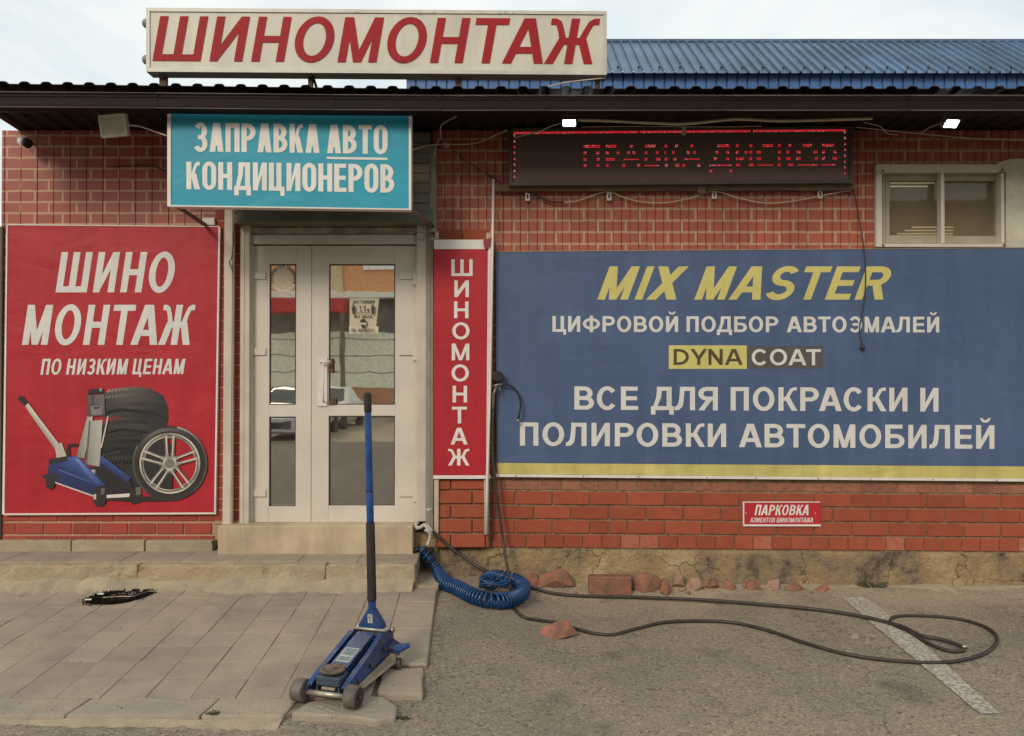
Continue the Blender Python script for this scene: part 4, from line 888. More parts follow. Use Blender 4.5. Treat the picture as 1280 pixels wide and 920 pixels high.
# printed picture
mb = MB(); yy = Y - .0005
def pp(pts, col, cols=None): mb.poly(pts, yy, lin(col) if cols is None else None, [lin(c) for c in cols] if cols else None)
DK = (34, 30, 28)
# stack of tyres
for (cy, rx, xr0) in ((585, 39, 160), (562, 40, 162), (538, 41, 164)):
    pp([(xr0 - rx, cy + 8), (xr0 - rx + 3, cy - 8), (xr0 - rx / 2, cy - 15), (xr0, cy - 17), (xr0 + rx / 2, cy - 14), (xr0 + rx, cy - 5), (xr0 + rx + 2, cy + 8), (xr0 + rx - 3, cy + 22), (xr0, cy + 28), (xr0 - rx + 3, cy + 24)], None, [(30,27,25), (52,47,43), (66,60,55), (60,54,50), (40,36,33), (28,26,24), (24,22,20), (22,20,19), (22,20,19), (25,22,20)])
pp([(126, 520), (126, 496), (131, 490), (150, 485), (172, 484), (190, 487), (204, 494), (210, 508), (211, 522), (208, 534), (190, 534), (160, 522)], None, [(40,36,33), (58,53,49), (95,88,80), (86,80,73), (72,66,60), (52,48,44), (36,33,31), (27,25,24), (25,23,22), (28,25,24), (38,34,31), (44,40,37)])
for row, (y0_, x0_, x1_, cc) in enumerate(((489, 134, 185, 150), (497, 130, 196, 120), (508, 129, 200, 72), (522, 128, 185, 84), (530, 129, 180, 62), (546, 126, 176, 66), (554, 125, 172, 52), (570, 124, 168, 56), (580, 124, 165, 48))):
    x = x0_
    while x < x1_:
        c = int(cc * (1 - .5 * (x - x0_) / (x1_ - x0_))); q = math.sin((x - x0_) / (x1_ - x0_) * 2.4) * 3
        pp([(x, y0_ - q), (x + 3.6, y0_ - 3 - q), (x + 4.4, y0_ - 2.5 - q), (x + 1.4, y0_ + 2.5 - q)], (c, int(c * .93), int(c * .87))); x += 4.6
# dark gaps between the tyres
for y0_ in (515, 540, 563): pp([(126, y0_), (150, y0_ - 5), (185, y0_ - 2), (205, y0_ + 6), (185, y0_ + 1), (150, y0_ - 2.5), (127, y0_ + 3)], (14, 12, 12))
# jack print: rear rail, shadow
pp([(122, 575), (165, 603), (170, 622), (130, 622), (118, 612), (118, 590)], (22, 20, 24)); pp([(124, 571), (128, 570), (164, 597), (160, 604), (124, 578)], None, [(30,50,110), (50,80,150), (40,62,120), (22,32,70), (20,34,84)])
pp([(165, 610), (176, 608), (178, 620), (175, 628), (165, 630), (162, 620)], DK); pp([(170, 609), (177, 609), (177, 618), (171, 619)], (95, 88, 80))
pp([(128, 622), (200, 620), (212, 626), (170, 627), (130, 625)], (28, 22, 22))
pp([(134, 618.5), (163, 616.5), (162, 621), (134, 622.5)], (205, 198, 188))
# lift arm
pp([(110, 520), (117, 520), (106, 573), (96, 571)], None, [(160,155,146), (185,180,170), (150,146,138), (110,106,98)]); pp([(135, 520), (136.5, 521), (128, 560), (126.5, 559)], (190, 184, 172))
pp([(112, 526), (129, 525), (125, 583), (107, 580)], None, [(150,147,142), (176,172,165), (160,156,150), (120,117,112)]); pp([(112, 526), (114, 526), (110, 580), (107, 580)], (92, 88, 84))
pp([(109, 494), (131, 493), (132, 519), (111, 521)], None, [(84,76,78), (108,98,98), (90,82,82), (64,58,60)]); pp([(116, 494), (118, 494), (118, 506), (116, 506)], (56, 50, 50))
pp([(114, 508), (128, 507), (128, 518), (115, 519)], (122, 114, 112)); pp([(117, 509), (127, 508), (124, 511), (119, 511.5)], (40, 36, 36)); pp([(112, 487), (129, 485), (131, 491), (110, 493)], (28, 25, 25)); pp([(125, 485), (128, 485), (128, 489), (125, 489)], (140, 130, 120))
pp([(112, 584), (122, 583), (124, 592), (116, 597), (110, 592)], DK); pp([(114, 587), (120, 587), (119, 594), (115, 594)], (170, 162, 150))
# handle and body
pp([(32, 508), (36, 504), (83, 566), (77, 572)], None, [(165,158,148), (215,208,195), (190,184,172), (120,114,106)]); pp([(23, 499), (25, 495), (29, 495), (36, 504), (32, 508)], (30, 26, 25))
pp([(69, 556), (78, 553), (84, 570), (72, 574)], (176, 170, 160)); pp([(84, 560), (85, 555), (98, 554), (98, 558), (88, 558), (88, 572), (84, 572)], (30, 26, 26))
pp([(61, 584), (64, 577), (90, 570), (99, 571), (132, 606), (132, 617), (119, 621), (72, 604), (61, 598)], None, [(22,32,76), (30,46,100), (36,56,116), (60,90,160), (34,54,120), (20,30,74), (18,26,62), (22,34,84), (20,28,64)])
pp([(94, 573), (98, 573), (127, 604), (118, 604)], None, [(96,124,176), (110,140,190), (50,76,140), (40,60,120)]); pp([(74, 586), (114, 602), (114, 603), (74, 588)], (70, 92, 150)); pp([(70, 602), (118, 619), (118, 621), (70, 604)], (190, 182, 172))
pp([(62, 574), (84, 570), (86, 576), (70, 579), (62, 580)], DK); pp([(53, 595), (60, 592), (74, 592), (78, 598), (70, 600), (56, 598)], (34, 34, 44)); pp([(58, 597), (70, 597), (69, 608), (64, 612), (59, 609)], DK)
pp([(118, 610), (130, 606), (133, 612), (133, 628), (128, 633), (120, 632), (117, 624)], DK); pp([(127, 610), (132, 610), (131, 618), (127, 618)], (96, 88, 80)); pp([(117.5, 618), (121, 617), (121, 624), (118, 624)], (180, 172, 160))
# wheel
WC = (213, 579)
def ring(r0, r1, colf, n=64, ky=1.0):
    for k in range(n):
        a0, a1 = 2 * math.pi * k / n, 2 * math.pi * (k + 1) / n
        c = colf((a0 + a1) / 2); mb.poly([(WC[0] + r0 * math.cos(a0), WC[1] - r0 * ky * math.sin(a0)), (WC[0] + r1 * math.cos(a0), WC[1] - r1 * ky * math.sin(a0)), (WC[0] + r1 * math.cos(a1), WC[1] - r1 * ky * math.sin(a1)), (WC[0] + r0 * math.cos(a1), WC[1] - r0 * ky * math.sin(a1))], yy, lin(c)); mb.k -= 1
    mb.k += 1
gr = lambda v: (int(v), int(v * .95), int(v * .88))
ring(40, 46.5, lambda a: gr(34 + 60 * max(0, math.cos(a - 1.9)) ** 3)); ring(44.5, 46.8, lambda a: gr(70 + 90 * max(0, math.cos(a - 1.6)) ** 2 if int(a * 40) % 2 else 40)); ring(38, 40, lambda a: gr(20))
mb.poly([(WC[0] + 33 * math.cos(t), WC[1] - 33 * math.sin(t)) for t in [math.pi / 2 + .05 + k * (math.pi - .3) / 20 for k in range(21)]] + [(WC[0] + 3, WC[1] + 32), (WC[0] + 3, WC[1] - 20), (WC[0] - 2, WC[1] - 26)], yy, lin((30, 25, 25)))
ring(35.6, 38, lambda a: gr(120 + 70 * abs(math.sin(a * 1.5 + .6)))); ring(34.4, 35.6, lambda a: gr(60)); ring(32.6, 34.4, lambda a: gr(105 + 70 * abs(math.cos(a * 1.5))))
for k in range(5):
    a = math.pi / 2 + k * 2 * math.pi / 5; ca, sa = math.cos(a), math.sin(a)
    def Q(u, v): return (WC[0] + ca * u - sa * v, WC[1] - (sa * u + ca * v))
    mb.poly([Q(6, -5.5), Q(12, -6), Q(12, 6), Q(6, 5.5)], yy, lin(gr(150)))
    for s_ in (-1, 1):
        mb.poly([Q(10, s_ * 2.2), Q(35, s_ * 3.4), Q(35, s_ * 6.8), Q(10, s_ * 5.4)], yy, cols=[lin(gr(c)) for c in (150, 190, 110, 90)])
        mb.poly([Q(11, s_ * 3.0), Q(34, s_ * 4.2), Q(34, s_ * 5.0), Q(11, s_ * 3.8)], yy, lin(gr(215)))
    mb.poly([Q(31, -3), Q(34, -3), Q(34, 3), Q(31, 3)], yy, lin(gr(120)))
ring(0, 9.5, lambda a: gr(160 + 25 * math.sin(a * 3)), 24); ring(0, 6, lambda a: gr(112), 20)
for k in range(5):
    a = math.pi / 2 + k * 2 * math.pi / 5; mb.poly(circ(1.9, 10, WC[0] + 10.2 * math.cos(a), WC[1] - 10.2 * math.sin(a)), yy, lin(gr(48)))
mb.done('printed_picture', mcol('banner_print'), rb)
# vertical red banner
Y = -.10
vb = thing('vertical_banner', at(577, 598, Y), 'narrow vertical red banner spelling ШИНОМОНТАЖ beside the door', 'banner')
mb = MB(); quad_panel(mb, [(542.5, 311.5), (610, 311.5), (607.5, 594), (541.8, 594)], Y, .04); mb.done('banner_sheet', M_red, vb)
mb = MB(); quad_panel(mb, [(542.5, 299.5), (606, 299.5), (606, 311.3), (542.5, 311.3)], Y - .001, .041); mb.done('top_strip', M_ltrw, vb)
for P in ([(541.5, 594.2), (613, 594.2), (613, 598.5), (541.5, 598.5)], [(610, 299), (613.8, 299), (611.5, 594), (607.6, 594)]):
    mb = MB(); quad_panel(mb, P, Y - .003, .05); mb.done('frame_profile', M_white, vb)
for i, ch in enumerate('ШИНОМОНТАЖ'):
    hw = {'Ш': 13.3, 'М': 11, 'О': 10.8, 'Ж': 13.5, 'А': 10.5, 'Т': 9.3}.get(ch, 9); xc = 577.5 - i * .45; yt = 324.2 + i * 26.32
    text(ch, xc - hw, xc + hw, yt, yt + 20.8, yt, yt + 20.8, Y - .0005, M_ltrw, vb, tv=.2, th=.165)
for P in ([(542.5, 598.7), (548.3, 598.7), (547.8, 668), (542.5, 668)], [(604.8, 598.7), (611.5, 598.7), (610.5, 668), (605.5, 668)], [(543.5, 289.5), (548.5, 289.5), (548.5, 299), (543.5, 299)], [(608, 291), (613, 291), (613, 298.5), (608, 298.5)]):
    mb = MB(); quad_panel(mb, P, -.088, .015); mb.done('support_batten', mat('painted_batten', (.46, .36, .27), .7), vb)
mb = MB(); mb.prism([at(*p, -.12) for p in ((604, 300), (614.5, 297), (612, 307), (607, 312), (605, 309))], (0, .01, 0)); mb.done('torn_corner', mat('torn_vinyl', (.28, .02, .03), .6), vb)
# thin white pole
mb = MB(); pts = [at(616.8, 224, -.06), at(615.5, 310, -.115), at(612.5, 480, -.125), at(609, 600, -.12), at(608, 668, -.12)]
mb.tube(pts, [.009, .011, .011, .011, .011], 6); o = mb.done('white_pole', M_white); tag(o, 'thin white pole running down the right edge of the vertical banner', 'pole')
# blue banner
Y = -.05
bn = thing('paint_banner', at(950, 598, Y), 'wide blue banner MIX MASTER for car paint with yellow bottom strip', 'banner')
M_bluev = mat('blue_vinyl', (.078, .118, .225), .5, spec=.35, col2=(.060, .095, .185), scale=1.1, wave=.16, streak=.16, rvar=.12)
mb = MB(); quad_panel(mb, [(619.5, 315), (1292, 310.5), (1292, 583), (621, 578.5)], Y, .03); mb.done('banner_sheet', M_bluev, bn)
mb = MB(); quad_panel(mb, [(621, 578.7), (1292, 583.2), (1292, 598.5), (622, 592)], Y + .0002, .03); mb.done('yellow_strip', mat('yellow_vinyl', (.55, .47, .15), .5, var=.10, scale=3, wave=.3, streak=.2), bn)
mb = MB(); quad_panel(mb, [(617, 592.5), (1292, 598.7), (1292, 602), (617, 596)], Y - .006, .04); mb.done('bottom_rail', M_white, bn)
for i in range(9): mb = MB(); a = 655 + i * 74 + random.uniform(-12, 12); mb.cyl(at(a, 594.3 + (a - 617) * .0092, Y - .009), at(a, 594.3 + (a - 617) * .0092, Y), .005, 6); mb.done('rivet', M_screw, bn)
mb = MB(); mb.tube([at(619, 314.6, Y), at(950, 312.2, Y), at(1292, 310, Y)], .005, 5); mb.done('top_cord', mat('rope_edge', (.3, .22, .16), .8), bn)
text('MIX MASTER', 746.5, 1104, 333, 374.5, 333, 374.5, Y, M_yel, bn, tv=.23, th=.175, shear=.375)
text('ЦИФРОВОЙ ПОДБОР АВТОЭМАЛЕЙ', 690.5, 1174, 395, 414.8, 396, 415.5, Y, M_ltr, bn, tv=.215, th=.17)
mb = MB(); mb.poly([(836, 431.7), (933.5, 431.7), (933.5, 461), (836, 461)], Y); mb.done('logo_field', M_yel, bn)
mb = MB(); mb.poly([(933.7, 432.5), (1029, 432.5), (1029, 460.5), (933.7, 460.5)], Y); mb.done('logo_field', mat('grey_print', (.075, .07, .065), .6), bn)
text('DYNA', 842, 928.5, 436.2, 456.2, 436.2, 456.2, Y - .0003, mat('brown_print', (.07, .05, .02), .6), bn, tv=.2, th=.17)
text('COAT', 939.5, 1026, 436.5, 456.5, 436.5, 456.5, Y - .0003, M_ltr, bn, tv=.2, th=.17)
text('ВСЕ ДЛЯ ПОКРАСКИ И', 718, 1173, 483, 512, 484.8, 514.5, Y, M_ltr, bn, tv=.215, th=.17)
text('ПОЛИРОВКИ АВТОМОБИЛЕЙ', 650, 1243, 528, 557, 531.5, 561, Y, M_ltr, bn, tv=.215, th=.17)
# parking sign
Y = -.03
ps = thing('parking_sign', at(977, 658, Y), 'small red and white ПАРКОВКА plate on the bare brick below the banner', 'sign')
mb = MB(); mb.pbox(929, 628, 1026, 657.5, Y, .012, .002); mb.done('plate', mat('red_plate', (.42, .018, .03), .45, var=.06), ps)
mb = MB(); mb.pbox(929, 655.5, 1026, 657.9, Y - .002, .004); mb.pbox(928.6, 627, 930.4, 655.3, Y - .002, .004); mb.pbox(930.6, 627, 1025.5, 628.2, Y - .002, .004); mb.done('border', mat('white_border', (.7, .62, .6), .5), ps)
text('ПАРКОВКА', 943, 1010.5, 631, 644, 631, 644, Y, M_ltrw, ps, tv=.165, th=.14, shear=.2)
text('КЛИЕНТОВ ШИНОМОНТАЖА', 938, 1016, 647, 653, 647, 653, Y, M_ltrw, ps, tv=.15, th=.13, shear=.2, one=True)
for p in ((932.5, 641.5), (1019, 641.5)): mb = MB(); mb.cyl(at(*p, Y - .002), at(*p, Y), .004, 8); mb.done('screw', mat('pale_screw', (.5, .4, .38), .4), ps)
# LED display
Y = -.10
ld = thing('led_display', at(850, 230, Y), 'long black scrolling display with red dotted words ПРАВКА ДИСКОВ under the eaves', 'led display')
M_led = bpy.data.materials.new('led_matrix'); M_led.use_nodes = True; n = M_led.node_tree.nodes; l = M_led.node_tree.links; b = n['Principled BSDF']
g = n.new('ShaderNodeNewGeometry'); sx = n.new('ShaderNodeSeparateXYZ'); l.new(g.outputs['Position'], sx.inputs[0]); cx = n.new('ShaderNodeCombineXYZ'); l.new(sx.outputs['X'], cx.inputs[0]); l.new(sx.outputs['Z'], cx.inputs[1])
bt = n.new('ShaderNodeTexBrick'); bt.offset = 0; bt.inputs['Scale'].default_value = 1; bt.inputs['Brick Width'].default_value = .0117; bt.inputs['Row Height'].default_value = .0117; bt.inputs['Mortar Size'].default_value = .0028; bt.inputs['Mortar Smooth'].default_value = .5
bt.inputs['Color1'].default_value = (.04, .024, .018, 1); bt.inputs['Color2'].default_value = (.05, .032, .024, 1); bt.inputs['Mortar'].default_value = (.16, .10, .075, 1); l.new(cx.outputs[0], bt.inputs['Vector']); l.new(bt.outputs['Color'], b.inputs['Base Color']); b.inputs['Roughness'].default_value = .6
mb = MB(); quad_panel(mb, [(640.5, 162.5), (1062, 160), (1062, 226), (640.5, 230)], Y, .07); mb.done('screen', M_led, ld)
M_lf = mat('display_frame', (.07, .055, .045), .45, var=.2)
for P in ([(636, 162), (640.2, 162), (640.2, 232), (636, 232)], [(1062.3, 158.5), (1066.5, 158.5), (1066.5, 229.5), (1062.3, 229.5)], [(640.4, 160), (1062.1, 157.5), (1062.1, 160), (640.4, 162.3)], [(640.4, 228), (1062.1, 224.5), (1062.1, 228.5), (640.4, 232)]):
    mb = MB(); quad_panel(mb, P, Y - .012, .09); mb.done('frame_profile', M_lf, ld)
M_dot = mat('red_led', (.3, .01, .02), .4, emit=((1, .025, .05), .5)); M_dot2 = mat('bright_led', (.5, .2, .2), .4, emit=((1, .35, .35), .45))
mb = MB()
def dot(px, py, s=.62, mi=0):
    c = at(px, py, Y - .001); h = s / 165 * .8; mb.quad((c.x - h, c.y, c.z - h), (c.x + h, c.y, c.z - h), (c.x + h, c.y, c.z + h), (c.x - h, c.y, c.z + h), mi=mi)
x = 643
while x < 1056.5:
    yy_ = 165.6 - (x - 643) * .0078
    if not (798 < x < 800 or 938 < x < 941): dot(x, yy_, .75); dot(x, yy_ + 1.4, .55, 0 if random.random() < .7 else 1)
    x += 1.75
for k in range(8):
    for (bx_, by_) in ((642.7, 168), (1055.8, 164)):
        for q in ((0, 0), (1.3, 1.3), (0, 1.9)): dot(bx_ + q[0] * .8, by_ + k * 7.4 + q[1], .6, random.choice((0, 0, 1)))
ROWS = [(182, [(729.7,750),(757.6,771),(787.8,791.7),(806.6,820),(831,835),(844,848),(863,867),(897,912),(920,924),(937,941),(953.5,966),(972.6,977),(986,990),(1003.7,1015.6),(1028,1042)]),
 (190.3, [(729.7,733.3),(746,750),(757.6,761.5),(771,774.6),(784,787.6),(791,795),(806,810),(820,823.5),(831,833),(840,844),(858.8,862.7),(866.6,870.5),(895,899),(908,912),(920,924),(931,935),(937,941),(946,952),(972.6,977),(983,987),(995.5,1000),(1017,1023),(1028,1032),(1042,1046)]),
 (198.3, [(729.7,733.3),(746,750),(757.6,769),(780,798),(806,810),(820,825),(831,834.5),(842,846),(855.5,874),(892.6,897),(908,912),(920,924),(925,930.5),(937,941),(946,950.6),(972.6,977),(983,988),(995.5,1000),(1019,1023),(1028,1032),(1041,1047)]),
 (206.2, [(729.7,733.3),(746,750),(757.6,761.5),(778,782),(797,801),(806,825),(831,834.5),(844,849),(853,857.4),(872,876),(887,916),(920,925),(936.5,941),(947.7,967),(972.6,977),(986,992),(997.5,1021),(1027.7,1045)]),
 (213.5, [(887,891.4),(912,916.4)])]
for y0_, segs in ROWS:
    for a, b_ in segs:
        x = a + .6; long_ = b_ - a > 14 and y0_ > 185
        while x < b_:
            for r_ in ((0, 1.9) if not long_ else (1.2,)): dot(x, y0_ + r_ - (x - 729) * .0045, .72, 1 if random.random() < .15 else 0)
            x += 1.9
mb.done('led_dot', [M_dot, M_dot2], ld)['kind'] = 'stuff'
mb = MB(); mb.pbox(852.5, 157.5, 857.5, 168, Y - .02, .02, .001); mb.done('hanger_clip', M_wire, ld)
# wooden beam below
Y = -.06
mb = MB(); P = [(619, 230.5), (1070, 229), (1070, 237), (619, 239)]; quad_panel(mb, P, Y, .05); bmesh.ops.subdivide_edges(mb.bm, edges=[e for e in mb.bm.edges if e.calc_length() > 1], cuts=30); mb.rough(.0025, 7)
wbm = mb.done('wooden_beam', M_wood); tag(wbm, 'weathered wooden beam under the scrolling display', 'beam')
mb = MB(); mb.pbox(872, 229.5, 882, 241, Y - .01, .01, .001); mb.done('joint_plate', M_wood, wbm)
CLIPL = ['cable clip farthest left under the wooden beam', 'cable clip below the beam left of its middle joint', 'cable clip just right of the beam middle joint', 'cable clip near the right end of the wooden beam']
for i, (a, y) in enumerate(((659.5, 245.5), (761.5, 245), (893, 243), (1025.5, 242.5))):
    mb = MB(); mb.pbox(a - 3, y - 5, a + 3, y + 5.5, -.03, .014, .003); mb.pbox(a - 1, y - 2.5, a + 1, y + 2.5, -.034, .003, mi=1)
    o = mb.done('cable_clip', [M_white, M_black], None, at(a, y, -.03)); tag(o, 'small white ' + CLIPL[i], 'cable clip', 'white clips under the beam')
# ------------------------------------------------------------------ cables
def wire(name, pts, r, m, label, n=6, cat='cable'):
    mb = MB(); mb.tube(spline([at(*p) for p in pts], 8), r, n); return tag(mb.done(name, m, None, at(*pts[0])), label, cat)
wire('cable', [(659, 240, -.03), (672, 245, -.03), (688, 252, -.03), (705, 253, -.03)], .006, M_wired, 'dark taped cable drooping from the left clip below the beam')
wire('cable', [(705, 253, -.03), (722, 251, -.03), (745, 243, -.03), (761, 239.5, -.03), (778, 246, -.03), (800, 252, -.03), (830, 253.5, -.03), (862, 248, -.03), (892, 239, -.03), (925, 248, -.03), (960, 254, -.03), (1000, 250, -.03), (1050, 240, -.03), (1064, 238.5, -.03)], .0042, M_wire, 'pale cable sagging in three swags between the clips below the beam')
wire('cable', [(1066, 238, -.03), (1070, 252, -.03), (1076, 285, -.06), (1080, 312, -.065), (1082, 350, -.065), (1079, 385, -.065), (1074.5, 410, -.065), (1078, 433, -.065)], .005, M_wired, 'black cable hanging loose over the blue banner')
mb = MB(); mb.lathe(at(1078, 431, -.07), (0, 0, -1), [(0, .012), (.02, .018), (.035, .014)], 10); tag(mb.done('plug', M_wired, None, at(1078, 431, -.07)), 'small dark plug at the end of the cable on the blue banner', 'plug')
wire('conduit', [(722, 150, -.35), (760, 151, -.35), (820, 154, -.35), (860, 154.5, -.35), (920, 149, -.35), (980, 151, -.35), (1090, 148, -.35)], .011, mat('conduit_plastic', (.6, .53, .39), .6), 'thick pale conduit running under the eaves above the display', 8, 'conduit')
wire('cable', [(727, 158.5, -.2), (800, 158, -.2), (900, 158.5, -.2), (952, 157.5, -.2)], .003, M_wire, 'thin straight cable just above the display under the conduit')
wire('cable', [(643, 172, -.13), (655, 169, -.15), (675, 164, -.2), (688, 158, -.28), (703, 154, -.35)], .0045, M_wire, 'short cable running from the left lit floodlight to the display corner')
wire('cable', [(1070, 159, -.1), (1100, 162, -.1), (1160, 168, -.06), (1215, 173, -.06), (1300, 176, -.06)], .0042, M_wire, 'long thin cable stretched above the window to the right')
wire('cable', [(1080, 153, -.25), (1100, 158, -.2), (1108, 166, -.1), (1122, 169, -.05)], .0035, M_wire, 'short looping cable at the right end of the conduit')
wire('cable', [(1152, 166, -.12), (1163, 159, -.2), (1180, 153, -.3)], .004, M_wire, 'short cable feeding the right lit floodlight')
wire('cable', [(513, 188, -.5), (530, 183, -.2), (548, 180.5, -.12), (560, 180.5, -.08), (580, 180.5, -.06), (597, 178.5, -.06), (605, 175.5, -.1), (634, 162.5, -.3)], .0045, M_wire, 'pale cable spliced beside the turquoise sign and running to the display')
wire('cable', [(571, 145, -.4), (560, 151, -.3), (551, 158, -.2), (551, 172, -.12), (546, 178, -.1), (543, 195, -.1), (545, 215, -.06), (545, 245, -.06), (541, 270, -.06)], .0045, M_wire, 'pale cable dropping from the soffit down beside the shutter')
wire('cable', [(566, 187, -.03), (580, 199, -.025), (600, 212, -.025), (616, 222, -.025), (632, 231, -.025)], .0035, M_wired, 'dark thin cable sloping down across brick sheet to the wooden beam')
wire('cable', [(162, 156.5, -.35), (175, 158, -.35), (190, 163, -.4), (209, 170, -.5)], .006, M_white, 'white cable from the unlit floodlight to the turquoise sign')
wire('cable', [(137, 208, -.01), (178, 207, -.01), (195, 209, -.01), (208, 215, -.01)], .0035, M_wired, 'thin dark cable on the brick sheet left of the turquoise sign')
wire('cable', [(293, 256, -.1), (292.5, 290, -.09), (290, 320, -.09), (287, 328, -.09), (290, 337, -.09), (291.5, 341, -.09)], .004, M_wired, 'black cable end dangling over the off-white downpipe', 6)
wire('cable', [(656, 118.5, -.65), (668, 113, -.6), (695, 106, -.55), (715, 102, -.5), (757, 97.5, -.42)], .0045, M_wire, 'pale cable rising from gutter to the right end of the roof sign')
wire('wire_loop', [(516, 290, -.08), (522, 299, -.08), (529, 300, -.08), (532, 294, -.08), (528, 290.5, -.08), (521, 291, -.08), (517, 297, -.08), (520, 303, -.07)], .0022, M_wired, 'small loop of thin wire over the top right corner of the door frame')
mb = MB()
for k in range(14):
    a = random.uniform(0, 6.28); c = at(559, 181, -.12); mb.tube([c, c + Vector((math.cos(a) * .025, random.uniform(-.03, .02), math.sin(a) * .025))], [.006, .002], 4)
tag(mb.done('cable_splice', M_wire), 'bunch of twisted taped wire ends beside the turquoise sign', 'wire splice')
# ------------------------------------------------------------------ floodlights and camera
def flood(c, wd, ht, rx, rz_, label, lit, name='floodlight'):
    t = thing(name, c, label, 'floodlight'); Mx = Matrix.Translation(c) @ Matrix.Rotation(rz_, 4, 'Z') @ Matrix.Rotation(rx, 4, 'X')
    h, v = wd / 2, ht / 2; mb = MB()
    mb.box((-h, 0, -v), (h, .028, v), .004, M=Mx)
    for k in range(7): x = -h * .8 + k * h * 1.6 / 6; mb.box((x - .002, .028, -v * .8), (x + .002, .05, v * .8), M=Mx)
    mb.done('housing', mat('floodlight_grey', (.6, .58, .46), .5), t) if not lit else mb.done('housing', mat('lamp_case', (.30, .30, .29), .5), t)
    mb = MB(); b_ = h * .16
    for q in (((-h, -.006, v - b_), (h, 0, v)), ((-h, -.006, -v), (h, 0, -v + b_)), ((-h, -.006, -v + b_ + .0005), (-h + b_, 0, v - b_ - .0005)), ((h - b_, -.006, -v + b_ + .0005), (h, 0, v - b_ - .0005))): mb.box(*q, M=Mx)
    mb.done('bezel', mat('floodlight_bezel', (.68, .66, .52), .5) if not lit else MATS['lamp_case'], t)
    mb = MB(); mb.box((-h + b_, -.002, -v + b_), (h - b_, -.0005, v - b_), M=Mx)
    mb.done('lens', mat('lamp_glow', (.9, .9, .9), .3, emit=((.93, 1, .96), 30)) if lit else mat('lamp_lens_off', (.55, .54, .42), .3, var=.1), t)
    if not lit:
        mb = MB(); mb.box((-h * .6, -.003, -v * .35), (h * .6, -.0022, -v * .2), M=Mx); mb.box((-h * .62, -.003, v * .5), (h * .62, -.0022, v * .56), M=Mx); mb.done('reflector_edge', mat('lens_edge', (.55, .54, .42), .4), t)
    mb = MB(); P = [Mx @ Vector(p) for p in ((-h - .006, .012, 0), (-h - .006, .012, v + .03), (0, .02, v + .05), (h + .006, .012, v + .03), (h + .006, .012, 0))]; mb.tube(P, .004, 5)
    mb.tube([P[2], Vector((P[2].x, P[2].y, WTOP + .01))], .004, 5); mb.done('bracket', M_wire if not lit else M_dark, t)
    return t
flood(at(141.5, 157, -.35), .225, .155, R(12), R(-14), 'unlit grey floodlight under the eaves left of the turquoise sign', False)
flood(at(711.5, 153.8, -.36), .102, .056, R(10), R(0), 'small lit white floodlight at the top left of the scrolling display', True)
flood(at(1189, 154.3, -.32), .112, .075, R(50), R(6), 'small lit white floodlight above the window at the right', True)
c = at(31, 176, -.12); t = thing('security_camera', c, 'white and black bullet security camera under the left end of the eaves', 'security camera')
c = c + Vector((0, 0, -.01)); d = Vector((.85, -.3, -.35)).normalized()
mb = MB(); mb.lathe(c - d * .045, d, [(0, .026), (.006, .032), (.055, .034)], 20); mb.done('body', mat('camera_shell', (.75, .74, .72), .4), t)
mb = MB(); mb.lathe(c + d * .0105, d, [(0, .035), (.028, .036), (.032, .028), (.028, .012)], 20); mb.done('lens_hood', M_black, t)
mb = MB(); mb.tube([c - d * .03, c + Vector((-.02, .06, .03)), Vector((c.x - .02, -.0, c.z + .03))], .008, 8); mb.done('mount', M_dark, t)
mb = MB(); mb.tube(spline([c + Vector((-.04, .03, 0)), c + Vector((-.08, .05, .03)), c + Vector((-.085, .05, .09)), c + Vector((-.06, .06, .10))], 6), .003, 5); mb.done('camera_cable', M_wire, t)
# ------------------------------------------------------------------ tyre gauge, hoses
def pathg(lst, lift): return [gnd(p[0], p[1], az, lift) if len(p) == 2 else at(*p) for p in lst]
def hose(name, pts, r, m, label, n=8, sub=10, cat='hose'):
    mb = MB(); mb.tube(spline(pts, sub), r, n); o = mb.done(name, m, None, pts[0]); return tag(o, label, cat)
M_hose = mat('hose_rubber', (.035, .027, .022), .55, var=.3, scale=12)
ga = thing('tyre_inflator', at(622, 485, -.1), 'black round tyre pressure gauge gun hanging between red and blue banners', 'tyre inflator')
mb = MB(); mb.lathe(at(622.5, 470.5, -.09), (0, -1, 0), [(0, .04), (.03, .042), (.036, .038), (.034, .03)], 24); mb.done('gauge', M_black, ga)
mb = MB(); mb.tube([at(621, 482, -.1), at(617, 492, -.1), at(616.5, 506, -.1), at(616.2, 516, -.1)], [.012, .011, .013, .009], 10); mb.tube([at(625, 483, -.1), at(625, 492, -.11)], [.007, .003], 6); mb.done('grip', mat('gun_metal', (.16, .13, .11), .4, metal=.6), ga)
mb = MB(); mb.tube([at(616, 483, -.1), at(621, 481, -.1), at(628, 480, -.1)], .008, 8); mb.done('valve_body', mat('steel', (.35, .3, .25), .35, metal=.8), ga)
mb = MB(); mb.tube(spline([at(*p, -.1) for p in ((628, 480), (638, 482), (647, 491), (651, 505), (649, 518), (647.5, 525))], 8), .0075, 8); mb.done('tyre_hose', M_black, ga)
mb = MB(); mb.cyl(at(647.5, 524, -.1), at(646.5, 528, -.1), .009, 10); mb.done('chuck', mat('steel', (.35,)*3), ga)
G1 = [at(616, 515, -.1), at(616, 560, -.1), at(618, 590, -.1), at(624, 640, -.1), at(631, 690, -.15)] + pathg([(639, 738), (643, 760), (655, 771), (672, 775), (695, 778), (720, 786), (745, 792), (768, 793), (795, 786), (830, 778), (870, 776), (915, 778), (960, 788), (1005, 803), (1060, 818), (1120, 826), (1180, 828), (1225, 819), (1244, 806), (1245, 794), (1228, 782), (1195, 773), (1155, 770), (1125, 770), (1113.5, 774), (1117, 781), (1135, 789), (1155, 801), (1172, 809), (1190, 814), (1206, 813)], .012)
